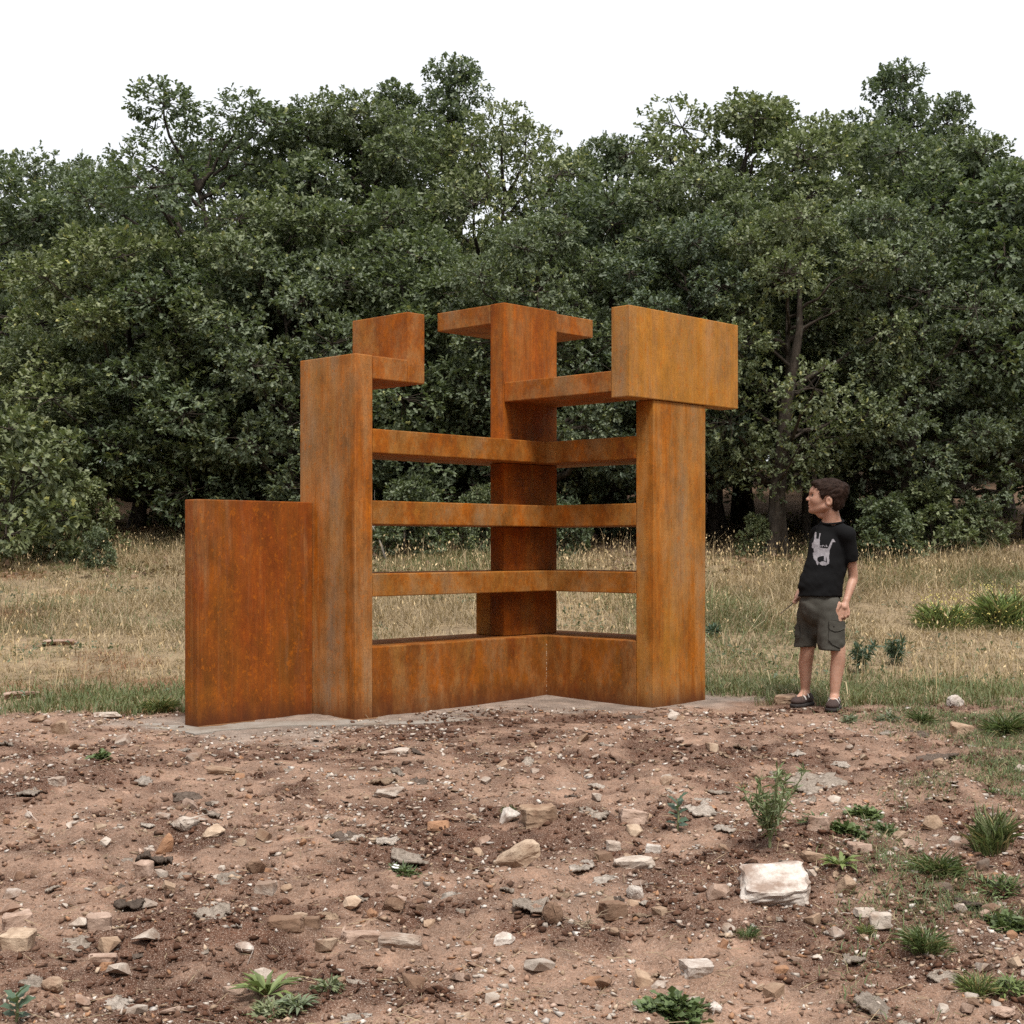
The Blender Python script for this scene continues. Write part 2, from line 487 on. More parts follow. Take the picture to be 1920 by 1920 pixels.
# rust that has run off the steel onto the concrete
m = Mat('rust_stain'); n_ = m.noise(m.pos(), 40, 5, 0.7)
m.color(m.ramp(n_, [(0.3, (0.17, 0.075, 0.030)), (0.7, (0.25, 0.145, 0.08))])).rough(0.9, 0.1); M_STAIN = m.m
def stain(p0, q0, p1, q1, n_p, n_q, seed):
    k = max(8, int(math.hypot(p1 - p0, q1 - q0) / 0.02)); V, F = [], []
    for i in range(k + 1):
        t = i / k; p, q = p0 + (p1 - p0) * t, q0 + (q1 - q0) * t
        wd = 0.022 + 0.020 * float(noise2(np.array(t * k * 0.35), np.array(seed * 1.7), 90)) + 0.012 * float(noise2(np.array(t * k * 1.1), np.array(seed * 2.7), 91))
        for s_ in (0.001, max(0.004, wd)):
            x, y = pq2xy(p + n_p * s_, q + n_q * s_); V.append((x - SC0[0], y - SC0[1], 0.0066 if s_ < 0.002 else 0.0046))
    F = np.array([(2 * i, 2 * i + 1, 2 * i + 3, 2 * i + 2) for i in range(k)])
    obj('rust_stain', mesh_data('rust_stain', np.array(V), F, M_STAIN), footing)
stain(-1.62, 0.0, 0.0, 0.0, 0, 1, 1); stain(0.0, 0.0, 0.0, 0.883, -1, 0, 2); stain(0.0, 0.883, 0.534, 0.883, 0, 1, 3)
stain(-2.42, -0.385, -1.622, -0.385, 0, 1, 4); stain(-1.622, -0.385, -1.622, 0.0, -1, 0, 5)

# ------------------------------------------------------------------ foliage
LT = np.array([(0, 0, 0), (1, 0, -.10), (.30, .20, .06), (.46, .10, .03), (.70, .29, .04), (.30, -.20, .06), (.46, -.10, .03), (.70, -.29, .04)])
LF = np.array([(0, 3, 2), (0, 1, 3), (3, 1, 4), (0, 5, 6), (0, 6, 1), (6, 7, 1)])

def frames(d, n):
    d = d / (np.linalg.norm(d, axis=1)[:, None] + 1e-9)
    s = np.cross(n, d); s /= np.linalg.norm(s, axis=1)[:, None] + 1e-9
    nn = np.cross(d, s)
    return d, s, nn

def leaf_arrays(P, d, n, L, colors, T=LT, F=LF):
    d, s, nn = frames(d, n)
    V = (P[:, None, :] + L[:, None, None] * (T[None, :, 0, None] * d[:, None, :] + T[None, :, 1, None] * s[:, None, :] + T[None, :, 2, None] * nn[:, None, :]))
    k = len(T)
    FF = (np.arange(len(P))[:, None, None] * k + F[None]).reshape(-1, 3)
    C = np.repeat(colors, k, 0)
    return V.reshape(-1, 3), FF, C

def mat_leaf(name, rough=0.52, trans=0.3, tcol=(0.16, 0.22, 0.04)):
    m = Mat(name)
    c = m.attr('Col')
    v = m.pos()
    n = m.noise(v, 1.1, 3, 0.6)
    c2 = m.mix(0.7, c, m.ramp(n, [(0.3, 0.72), (0.7, 1.25)]), 'MULTIPLY')
    rnd = m.n('ObjectInfo').outputs['Random']
    c2 = m.mix(1.0, c2, m.ramp(rnd, [(0.0, (0.78, 0.84, 0.86)), (0.5, (1.0, 1.0, 1.0)), (1.0, (1.30, 1.22, 1.05))]), 'MULTIPLY')
    m.color(c2).rough(rough, 0.5)
    tr = m.n('BsdfTranslucent')
    m.l(m.mix(0.6, c2, tcol), tr.inputs['Color'])
    ms = m.n('MixShader'); ms.inputs[0].default_value = trans
    m.l(m.b.outputs[0], ms.inputs[1]); m.l(tr.outputs[0], ms.inputs[2])
    m.l(ms.outputs[0], m.out.inputs['Surface'])
    return m.m

M_LEAF = mat_leaf('oak_leaf')
m = Mat('bark'); v_ = m.pos((1, 1, 0.35), obj_space=False)
b1 = m.noise(v_, 22, 6, 0.65, 0.3); b2 = m.noise(m.pos(), 9, 5, 0.7)
c = m.ramp(b1, [(0.3, (0.022, 0.017, 0.013)), (0.6, (0.07, 0.055, 0.043)), (0.78, (0.12, 0.10, 0.085))])
m.color(m.mix(m.ramp(b2, [(0.60, 0.0), (0.70, 0.6)]), c, (0.20, 0.20, 0.17))).rough(0.9, 0.2).bump(b1, 0.8, 0.02)
M_BARK = m.m

def leaf_cols(r, n, hue=0.0):
    t = r.random((n, 1))
    a = np.array([0.076, 0.102, 0.056]); b = np.array([0.195, 0.230, 0.140])
    c = a + (b - a) * t
    c = c * (1 + hue * np.array([0.12, 0.08, -0.12]))
    y = r.random((n, 1)) < 0.03
    return np.where(y, c * np.array([2.0, 1.7, 1.1]), c) * r.uniform(0.85, 1.15, (n, 1))

def make_tree(seed, H, R, base, nblob, per, nleaf, trunk_r, lean=(0, 0), spire=0.0, open_=0.0, hue=0.0, leafL=(0.065, 0.112)):
    """a crooked oak: trunk, limbs running to leaf clumps, every clump a cloud of lobed leaves"""
    r = np.random.default_rng(seed)
    zt = np.linspace(0, 1, 9)
    wob = np.cumsum(r.normal(0, 0.045 * H / 6, (9, 2)), 0); wob -= wob[0]
    trunk = np.stack([wob[:, 0] + lean[0] * zt ** 1.5, wob[:, 1] + lean[1] * zt ** 1.5, zt * H * 0.82], 1)
    tr = trunk_r * (1 - 0.85 * zt) * (1 + 0.5 * np.exp(-zt * 14))
    wood = [tube(trunk, tr, 9)]
    axis_at = lambda z: np.array([np.interp(z, trunk[:, 2], trunk[:, i]) for i in range(3)])
    P, D, N, L = [], [], [], []
    for i in range(nblob):
        t = (i + r.random()) / nblob
        z = base + (H - base) * t
        prof = (np.sin(np.pi * min(0.97, 0.16 + 0.80 * t)) ** 0.6) * (1 - spire * t * 0.75)
        ang = i * 2.39996 + r.normal(0, 0.35)
        rad = R * prof * np.sqrt(r.uniform(0.10, 1.0))
        br = R * r.uniform(0.28, 0.46) * (1 - 0.30 * t)
        ax = axis_at(min(z, H * 0.8))
        c = np.array([ax[0] + math.cos(ang) * rad, ax[1] + math.sin(ang) * rad, min(z, H - br * 0.6)])
        # limb
        za = max(0.12 * H, min(z - 0.45 * rad - 0.25, H * 0.78)); a = axis_at(za)
        mid = (a + c) / 2 + np.array([0, 0, -0.10 * rad]) + r.normal(0, 0.10 * rad + 0.02, 3)
        q = np.linspace(0, 1, 7)[:, None]
        path = (1 - q) ** 2 * a + 2 * q * (1 - q) * mid + q * q * c
        path[1:-1] += r.normal(0, 0.028, (5, 3))
        r0 = trunk_r * (0.24 + 0.30 * (1 - t)) * r.uniform(0.7, 1.2)
        wood.append(tube(path, np.linspace(r0, r0 * 0.22, 7), 6))
        # clusters in the clump, denser toward its skin
        k = int(per * r.uniform(0.7, 1.3) * (1 - open_ * r.random()))
        u = r.normal(size=(k, 3)); u /= np.linalg.norm(u, axis=1)[:, None]
        rr = br * r.uniform(0.25, 1.0, k) ** 0.45
        sq = np.array([1.15, 1.15, 0.72])
        pc = c + u * rr[:, None] * sq
        pc += 0.16 * br * np.stack([noise3(pc[:, 0] * 4, pc[:, 1] * 4, pc[:, 2] * 4, seed + j) for j in range(3)], 1)
        for j in range(0, k, 9):                       # visible twigs
            mp = (c + pc[j]) / 2 + r.normal(0, 0.05 * br, 3)
            wood.append(tube([c, mp, pc[j]], [0.009, 0.006, 0.003], 4))
        m_ = nleaf
        pp = np.repeat(pc, m_, 0); uu = np.repeat(u, m_, 0)
        dirs = uu * 0.8 + r.normal(0, 0.75, pp.shape) + np.array([0, 0, 0.10])
        nor = np.array([0, 0, 1.0]) + 0.45 * uu + r.normal(0, 0.45, pp.shape)
        P.append(pp + r.normal(0, 0.025, pp.shape)); D.append(dirs); N.append(nor); L.append(r.uniform(leafL[0], leafL[1], len(pp)))
    P, D, N, L = map(np.concatenate, (P, D, N, L))
    v, f, col = leaf_arrays(P, D, N, L, leaf_cols(r, len(P), hue))
    crown = mesh_data('crown', v, f, M_LEAF, col)
    wv, wf = join_arrays(wood)
    wood_me = mesh_data('trunk', wv, wf, M_BARK, smooth=True)
    return crown, wood_me, H

PROTO = {
    'skirt':  make_tree(1, 5.0, 1.75, 0.35, 31, 118, 8, 0.11, (0.3, 0.0)),
    'skirt2': make_tree(2, 4.6, 1.65, 0.55, 29, 118, 8, 0.10, (-0.4, 0.1), hue=0.5),
    'round':  make_tree(3, 6.2, 1.85, 1.5, 31, 122, 8, 0.13, (0.2, 0.1)),
    'round2': make_tree(4, 6.4, 1.9, 1.2, 31, 122, 8, 0.13, (-0.3, 0.0), hue=-0.4),
    'open':   make_tree(5, 6.3, 2.0, 1.9, 27, 105, 8, 0.14, (-0.9, 0.0), open_=0.3, hue=0.3),
    'spire':  make_tree(6, 7.4, 1.25, 1.6, 34, 66, 8, 0.11, (0.2, 0.0), spire=0.75, open_=0.25),
    'dense':  make_tree(7, 5.6, 1.9, 0.9, 30, 90, 8, 0.12, (0.1, 0.0), hue=-0.6),
    'shrub':  make_tree(8, 1.5, 0.75, 0.12, 16, 36, 7, 0.03, (0.1, 0.0), leafL=(0.07, 0.12), hue=0.4),
}
_used = set()
def plant_tree(name, kind, x, y, top, rz, label, cat, group=None, spread=1.0):
    """top: world height of the crown's tip"""
    crown, wood, H = PROTO[kind]
    z = hz(x, y) - 0.03
    s = (top - z) / H
    o = empty(name, (x, y, z), label, cat, group, rz)
    o.scale = (s * spread, s * spread, s)
    c = obj('crown', crown, o); c['kind'] = 'stuff'
    obj('trunk', wood, o)
    return o

WOOD = 'oaks along the edge of the wood'
BACK = 'dark oaks deeper in the wood'
T = [
 # x, y, top z, kind, rz, spread, label
 (-6.30, 19.0, 3.75, 'skirt', 0.4, 1.0, 'low leafy oak at the left edge of the picture, behind the grey-green shrub'),
 (-4.30, 19.2, 4.75, 'skirt2', 2.0, 1.05, 'pale green bushy oak with foliage to the ground, left of the sculpture'),
 (-2.75, 18.6, 4.75, 'skirt', 3.9, 1.0, 'leafy oak directly behind the tall left plate of the sculpture'),
 (-1.09, 18.6, 4.95, 'skirt2', 5.2, 1.0, 'bushy oak seen between the bracket and the central column'),
 (0.46, 17.8, 5.00, 'round', 1.1, 0.95, 'round crowned oak right behind the central steel column'),
 (1.99, 18.0, 4.95, 'round2', 2.7, 0.95, 'dark leafy oak behind the broad ochre head plate'),
 (3.19, 17.2, 5.00, 'round', 4.4, 0.95, 'oak with a lichen-spotted leaning trunk between the sculpture and the child'),
 (4.90, 17.6, 5.20, 'round2', 0.2, 0.95, 'leafy oak standing behind and just right of the child'),
 (6.60, 18.4, 5.60, 'round', 5.8, 1.0, 'oak cut by the right edge of the picture'),
 (-3.70, 21.0, 7.40, 'open', 0.3, 1.0, 'tall open oak with dark bare limbs sweeping left against the sky'),
 (-4.55, 23.4, 7.55, 'round2', 5.9, 0.9, 'rounded oak filling the skyline behind the open limbs'),
 (-2.85, 21.8, 7.45, 'round', 4.2, 0.9, 'rounded oak between the open tree and the bracket plate on the skyline'),
 (-2.00, 22.0, 7.50, 'round2', 1.9, 1.0, 'rounded oak whose crown fills the skyline above the bracket plate'),
 (-0.75, 21.3, 7.35, 'open', 3.4, 0.82, 'oak with gaps in its crown above the central column'),
 (1.62, 22.2, 7.20, 'round', 0.8, 0.82, 'oak just right of the notch in the skyline'),
 (3.35, 21.0, 7.40, 'round', 2.5, 1.0, 'broad oak topping the skyline above and right of the head plate'),
 (4.95, 21.5, 7.45, 'round2', 5.0, 1.05, 'oak with a full crown high above the child'),
 (6.10, 20.6, 6.80, 'round', 3.0, 1.0, 'oak on the right below the twin dark spires'),
 (7.30, 21.4, 6.60, 'round2', 1.2, 1.0, 'oak at the upper right edge of the picture'),
 (-6.65, 25.0, 7.40, 'round2', 0.9, 0.95, 'shaded oak left of the open tree, lower on the skyline'),
 (-8.75, 23.0, 7.20, 'skirt', 2.9, 1.1, 'leafy oak cut by the left edge at skyline height'),
 (-8.20, 26.2, 8.10, 'dense', 2.2, 0.95, 'dark oak at the far left of the skyline'),
 (-1.98, 25.0, 9.00, 'spire', 0.5, 1.0, 'slim dark oak spire, left one of the pair near the centre'),
 (-0.80, 25.2, 9.35, 'spire', 2.9, 0.9, 'slim dark oak spire, tallest tip near the centre of the skyline'),
 (6.40, 25.0, 9.20, 'spire', 4.1, 0.9, 'tallest dark spire oak on the right of the skyline'),
 (7.85, 25.2, 8.80, 'spire', 1.6, 0.9, 'second dark spire oak, nearer the right edge'),
 (-5.10, 19.6, 5.20, 'skirt2', 1.4, 1.05, 'mid-height leafy oak between the left edge and the pale bushy one'),
 (-3.30, 19.4, 5.60, 'skirt', 5.5, 1.0, 'leafy oak under the dark sweeping limbs of the open tree'),
 (-1.80, 19.8, 5.70, 'skirt2', 0.6, 1.0, 'leafy oak above and behind the bracket plate'),
 (1.25, 19.5, 5.75, 'skirt', 4.9, 1.0, 'leafy oak above the gap between the column and the head plate'),
 (2.75, 19.3, 5.85, 'round2', 1.7, 1.0, 'leafy oak above the right end of the head plate'),
 (4.15, 19.4, 5.90, 'round', 0.1, 1.0, 'leafy oak in the middle height above the child'),
 (5.75, 19.2, 5.90, 'skirt2', 3.3, 1.0, 'leafy oak in the middle height near the right edge'),
]
for x, y, top, kind, rz, spread, label in T:
    plant_tree('oak_tree', kind, x, y, top, rz, label, 'tree', WOOD, spread * 1.06)
r = np.random.default_rng(99)
for i in range(30):
    x = -13.5 + (i % 15) * 1.9 + r.normal(0, 0.25) + 0.9 * (i // 15); y = r.uniform(27, 29.5) + 5.5 * (i // 15)
    plant_tree('oak_tree', ['dense', 'round2', 'skirt'][i % 3] if i < 15 else ['skirt', 'skirt2'][i % 2], x, y, hz(x, y) + r.uniform(4.6, 5.4), r.uniform(0, 6.28),
               'dark oak deep in the wood behind the front rows', 'tree', BACK, 1.1)
# the clearing is closed in by the same wood on the other sides
for i in range(26):
    a = math.radians(62 + i * 9.4); d_ = r.uniform(15.5, 18.5)
    x = math.sin(a) * d_; y = 5.5 + math.cos(a) * d_ * 0.95
    if y > 14.5: continue
    plant_tree('oak_tree', ['round2', 'skirt', 'dense', 'round'][i % 4], x, y, hz(x, y) + r.uniform(6.8, 8.6), r.uniform(0, 6.28),
               'oak closing in the clearing outside the picture', 'tree', 'oaks around the clearing', 1.1)

# ------------------------------------------------------------------ meadow
def blades(x, y, hgt, width, lean, col, curve=0.5, seed=0, z=None):
    """grass blades: two bent segments each, 3 triangles"""
    r = np.random.default_rng(seed); n = len(x)
    z0 = height(x, y) - 0.004 if z is None else z
    a = r.uniform(0, 2 * np.pi, n); b = a + r.normal(np.pi / 2, 0.4, n)
    dx, dy = np.cos(a), np.sin(a); wx, wy = np.cos(b) * width / 2, np.sin(b) * width / 2
    ln = hgt * lean
    base = np.stack([x, y, z0], 1)
    mid = base + np.stack([dx * ln * 0.35, dy * ln * 0.35, hgt * 0.58], 1)
    tip = base + np.stack([dx * ln, dy * ln, hgt * (1 - curve * lean * 0.5)], 1)
    w = np.stack([wx, wy, np.zeros(n)], 1)
    V = np.stack([base - w, base + w, mid - w * 0.7, mid + w * 0.7, tip], 1).reshape(-1, 3)
    k = np.arange(n)[:, None] * 5
    F = np.concatenate([k + np.array([[0, 1, 3]]), k + np.array([[0, 3, 2]]), k + np.array([[2, 3, 4]])])
    return V, F, np.repeat(col, 5, 0)

M_GRASS = mat_leaf('grass_blade', 0.6, 0.25, (0.30, 0.26, 0.10))

def scatter(n, x0, x1, y0, y1, seed, mask):
    r = np.random.default_rng(seed)
    x = r.uniform(x0, x1, n); y = r.uniform(y0, y1, n)
    keep = r.random(n) < mask(x, y)
    return x[keep], y[keep]

def in_view(x, y, pad=1.2):
    return (np.abs(x) < y * 0.36 + pad).astype(float)

def clear_of_steel(x, y):
    p = (x - SX0) * CA + (y - SY0) * SA; q = (x - SX0) * SA - (y - SY0) * CA
    a = (p > -2.5) & (p < 0.6) & (q > -0.85) & (q < 0.03); b = (p > -0.3) & (p < 0.6) & (q > -0.3) & (q < 0.95)
    return 1.0 - (a | b)

r = np.random.default_rng(5)
# dry straw
def straw_mask(x, y):
    return in_view(x, y) * clear_of_steel(x, y) * grass_mask(x, y) * np.clip(0.78 + 0.85 * fbm2(x * 0.8, y * 0.8, 61, 3) + 0.5 * fbm2(x * 4, y * 4, 69, 2), 0.10, 1) * (1 - 0.85 * smooth01(16.2, 18.0, y + 2.2 * smooth01(-1.5, -3.0, x) * -1))
x, y = scatter(315000, -8.5, 8.5, 8.2, 19.5, 15, straw_mask)
n = len(x)
near = np.clip((y - 8.2) / 5, 0, 1)
tall = np.clip(0.5 + 0.7 * fbm2(x * 0.55, y * 0.55, 62, 3), 0.1, 1.3)
h = r.uniform(0.035, 0.115, n) * (0.55 + 0.75 * near) * (0.5 + tall) * (1 + 0.9 * (r.random(n) < 0.06))
cA = np.array([0.52, 0.405, 0.25]); cB = np.array([0.31, 0.215, 0.12]); cC = np.array([0.135, 0.155, 0.062])
t = r.random((n, 1)); g = (np.clip(0.55 + 1.2 * fbm2(x * 0.6 + 5, y * 0.6, 63, 3) - 0.35 * near, 0, 1))[:, None]
col = cA + (cB - cA) * t
col = np.where(r.random((n, 1)) < g * 0.75, cC * (0.8 + 0.5 * t), col) * r.uniform(0.75, 1.25, (n, 1))
red = smooth01(0.35, 0.7, fbm2(x * 0.7 + 20, y * 1.4, 64, 3))[:, None] * (x < -1)[:, None]
col = col * (1 - red) + np.array([0.27, 0.13, 0.065]) * red * (0.7 + 0.6 * t)
v1 = blades(x, y, h, r.uniform(0.003, 0.008, n), r.uniform(0.3, 3.0, n), col, 0.5, 1)
v, f, c = v1
tag(obj('dry_grass', mesh_data('dry_grass', v, f, M_GRASS, c)), 'dry straw-coloured meadow grass between the dirt and the wood', 'grass', kind='stuff')

# tall pale seed stalks
def stalk_mask(x, y):
    return in_view(x, y) * clear_of_steel(x, y) * grass_mask(x, y) * smooth01(9.0, 10.5, y) * np.clip(0.2 + 0.9 * fbm2(x * 0.7, y * 0.7, 66, 2), 0.05, 1)
x, y = scatter(26000, -7, 7, 9, 17.5, 16, stalk_mask)
n = len(x)
h = r.uniform(0.06, 0.36, n) * (0.7 + 0.6 * r.random(n) ** 3)
t = r.random((n, 1)); col = np.array([0.50, 0.40, 0.26]) * (0.65 + 0.5 * t)
sv, sf, scol = blades(x, y, h, np.full(n, 0.0035), r.uniform(0.15, 0.7, n), col, 0.4, 2)
tips = sv.reshape(-1, 5, 3)[:, 4]
hv, hf, hc = leaf_arrays(tips, r.normal(0, 0.4, (n, 3)) + np.array([0, 0, 1.0]), r.normal(0, 1, (n, 3)), r.uniform(0.018, 0.045, n), col * 1.1, np.array([(0, 0, 0), (.5, .2, .05), (1, 0, 0), (.5, -.2, .05)]), np.array([(0, 1, 2), (0, 2, 3)]))
v, f = np.concatenate([sv, hv]), np.concatenate([sf, hf + len(sv)])
tag(obj('seed_stalks', mesh_data('seed_stalks', v, f, M_GRASS, np.concatenate([scol, hc]))), 'thin pale seed stalks standing up out of the dry meadow', 'grass', kind='stuff')

# green grass along the edge of the dirt and patches
def green_mask(x, y):
    e = smooth01(0.02, 0.25, grass_mask(x, y)) * (1 - smooth01(0.5, 1.6, y - 8.9 + 0.35 * smooth01(-1.6, -2.6, x)))
    pat = np.clip(0.2 + 1.1 * fbm2(x * 1.1, y * 1.1, 67, 3), 0, 1)
    return in_view(x, y) * clear_of_steel(x, y) * np.clip(e * (0.35 + pat), 0, 1)
x, y = scatter(90000, -5, 5, 7.9, 11.5, 17, green_mask)
n = len(x); t = r.random((n, 1))
col = (np.array([0.085, 0.125, 0.04]) + (np.array([0.17, 0.19, 0.07]) - np.array([0.085, 0.125, 0.04])) * t)
v, f, c = blades(x, y, r.uniform(0.03, 0.11, n), r.uniform(0.004, 0.008, n), r.uniform(0.3, 1.3, n), col, 0.5, 3)
tag(obj('green_grass', mesh_data('green_grass', v, f, M_GRASS, c)), 'short green grass along the edge of the dirt', 'grass', kind='stuff')

# loose grass creeping over the right side of the dirt
def creep_mask(x, y):
    e = smooth01(0.20, 0.34, x / y) * smooth01(3.6, 4.3, y) * (1 - smooth01(8.4, 9.0, y))
    return in_view(x, y, 0.3) * e * np.clip(0.0 + 1.6 * fbm2(x * 2.2 + 8, y * 1.6, 70, 3), 0, 1)
x, y = scatter(150000, 0.8, 3.6, 3.6, 9.0, 27, creep_mask)
n = len(x); t = r.random((n, 1))
col = np.array([0.10, 0.14, 0.05]) * (0.6 + 0.9 * t)
col = np.where(r.random((n, 1)) < 0.18, np.array([0.36, 0.29, 0.16]), col)
v, f, c = blades(x, y, r.uniform(0.012, 0.06, n), r.uniform(0.002, 0.0045, n), r.uniform(0.5, 2.2, n), col, 0.5, 4)
tag(obj('creeping_grass', mesh_data('creeping_grass', v, f, M_GRASS, c)), 'loose low grass creeping over the right side of the dirt', 'grass', kind='stuff')

# low broad-leaved ground cover
def cover_mask(x, y):
    return in_view(x, y) * clear_of_steel(x, y) * grass_mask(x, y) * np.clip(-0.1 + 1.0 * fbm2(x * 1.6, y * 1.6, 68, 3), 0, 1)
x, y = scatter(26000, -6, 6, 8.4, 15, 18, cover_mask)
n = len(x); t = r.random((n, 1))
d = r.normal(0, 1, (n, 3)); d[:, 2] = np.abs(d[:, 2]) * 0.5
col = np.array([0.10, 0.13, 0.075]) * (0.6 + 0.8 * t)
v, f, c = leaf_arrays(np.stack([x, y, height(x, y) + r.uniform(0.0, 0.05, n)], 1), d, r.normal(0, 0.5, (n, 3)) + np.array([0, 0, 1.0]), r.uniform(0.02, 0.055, n), col)
tag(obj('ground_cover', mesh_data('ground_cover', v, f, M_LEAF, c)), 'low leafy weeds scattered through the meadow', 'weeds', kind='stuff')

# dead leaves on the floor of the wood
x, y = scatter(13000, -8, 8, 15.2, 22, 19, lambda x, y: in_view(x, y))
n = len(x); d = r.normal(0, 1, (n, 3)); d[:, 2] *= 0.3; t = r.random((n, 1))
col = np.array([0.22, 0.125, 0.075]) * (0.4 + 1.0 * t)
v, f, c = leaf_arrays(np.stack([x, y, height(x, y) + r.uniform(0.0, 0.03, n)], 1), d, r.normal(0, 0.6, (n, 3)) + np.array([0, 0, 1.0]), r.uniform(0.05, 0.10, n), col)
tag(obj('fallen_leaves', mesh_data('fallen_leaves', v, f, M_LEAF, c)), 'brown fallen leaves on the floor of the wood', 'leaves', kind='stuff')

# ------------------------------------------------------------------ stones
def mat_stone():
    m = Mat('stone')
    oc = m.objcolor()
    v = m.pos()
    n1 = m.noise(v, 28, 6, 0.65, 0.3); n2 = m.noise(v, 160, 4, 0.7); n3 = m.noise(v, 9, 4, 0.6)
    c = m.mix(0.75, oc, m.ramp(n1, [(0.3, (0.66, 0.60, 0.55)), (0.55, 1.0), (0.75, 1.22)]), 'MULTIPLY')
    c = m.mix(m.ramp(n3, [(0.46, 0.0), (0.64, 0.75)]), c, (0.20, 0.115, 0.075))
    c = m.mix(0.5, c, m.ramp(n2, [(0.3, 0.7), (0.7, 1.25)]), 'MULTIPLY')
    m.color(c).rough(0.9, 0.2)
    m.bump(m.math('ADD', n1, m.math('MULTIPLY', n2, 0.5)), 0.6, 0.008)
    return m.m
M_STONE = mat_stone()

def mat_crust():
    m = Mat('crust')
    oc = m.objcolor(); v = m.pos()
    n1 = m.noise(v, 45, 6, 0.7, 0.8); n2 = m.noise(v, 210, 4, 0.7)
    c = m.mix(0.9, oc, m.ramp(n1, [(0.32, (0.36, 0.32, 0.29)), (0.5, 0.85), (0.7, 1.25)]), 'MULTIPLY')
    c = m.mix(0.6, c, m.ramp(n2, [(0.3, 0.6), (0.7, 1.3)]), 'MULTIPLY')
    m.color(c).rough(0.95, 0.1)
    m.bump(m.math('ADD', n1, m.math('MULTIPLY', n2, 0.5)), 1.0, 0.012)
    return m.m
M_CRUST = mat_crust()

def hull(pts):
    bm = bmesh.new()
    vs = [bm.verts.new(p) for p in pts]
    r = bmesh.ops.convex_hull(bm, input=vs)
    bmesh.ops.delete(bm, geom=list({g for g in r['geom_interior'] + r['geom_unused'] if isinstance(g, bmesh.types.BMVert)}), context='VERTS')
    return bm

def rock_mesh(seed, kind, detail):
    """unit stone (about 1 wide, base at z=0): w wedge, b block, r rounded, f flat"""
    r = np.random.default_rng(seed)
    if kind == 'b' and detail:                                  # a broken block: skewed, chipped and pitted box
        bm = bmesh.new(); bmesh.ops.create_cube(bm, size=1.0)
        cs = [Vector(np.array(v.co) * r.uniform(0.72, 1.05, 3)) for v in bm.verts]
        for v, c in zip(bm.verts, cs): v.co = c
        bmesh.ops.bevel(bm, geom=list(bm.edges), offset=0.06, segments=1, affect='EDGES')
        bmesh.ops.subdivide_edges(bm, edges=[e for e in bm.edges if e.calc_length() > 0.25], cuts=7 if detail == 2 else 4, use_grid_fill=True)
        bmesh.ops.triangulate(bm, faces=bm.faces)
        co = np.array([v.co for v in bm.verts])
        dn = sum(a * np.stack([noise3(co[:, 0] * f, co[:, 1] * f, co[:, 2] * f, seed + j + int(f)) for j in range(3)], 1) for a, f in ((0.06, 2.5), (0.03, 7), (0.014, 18)))
        for v, d in zip(bm.verts, dn): v.co += Vector(d) + Vector((0, 0, 0.46))
        me = bpy.data.meshes.new('stone'); bm.to_mesh(me); bm.free(); me.materials.append(M_STONE)
        return me
    n = {'b': 15, 'w': 11, 'r': 34, 'f': 18}[kind]
    p = r.normal(size=(n, 3)); p /= np.linalg.norm(p, axis=1)[:, None]
    if kind in 'bf':
        p = np.sign(p) * np.abs(p) ** (0.18 if detail == 2 and kind == 'b' else 0.42)
    if kind == 'w':
        p[:, 0] *= 1.0 - 0.35 * p[:, 2]; p[:, 1] *= 1 - 0.3 * p[:, 2]; p[:, 2] += 0.35 * p[:, 0]
    p *= r.uniform(0.88, 1.05, (n, 1))
    p = p / (p.max(0) - p.min(0)); p -= (p.max(0) + p.min(0)) / 2
    p[:, 2] -= p[:, 2].min()
    bm = hull(p)
    if detail:
        bmesh.ops.bevel(bm, geom=list(bm.edges), offset=0.035 if kind != 'r' else 0.06, segments=1, affect='EDGES')
        bmesh.ops.triangulate(bm, faces=bm.faces)
        bmesh.ops.subdivide_edges(bm, edges=[e for e in bm.edges if e.calc_length() > 0.11], cuts=1 if detail == 1 else 2, use_grid_fill=True)
        co = np.array([v.co for v in bm.verts])
        dn = sum(a * np.stack([noise3(co[:, 0] * f, co[:, 1] * f, co[:, 2] * f, seed + j + int(f)) for j in range(3)], 1) for a, f in ((0.045, 3.5), (0.028, 9), (0.013, 22)))
        for v, d in zip(bm.verts, dn): v.co += Vector(d)
    me = bpy.data.meshes.new('stone'); bm.to_mesh(me); bm.free()
    me.materials.append(M_STONE)
    return me

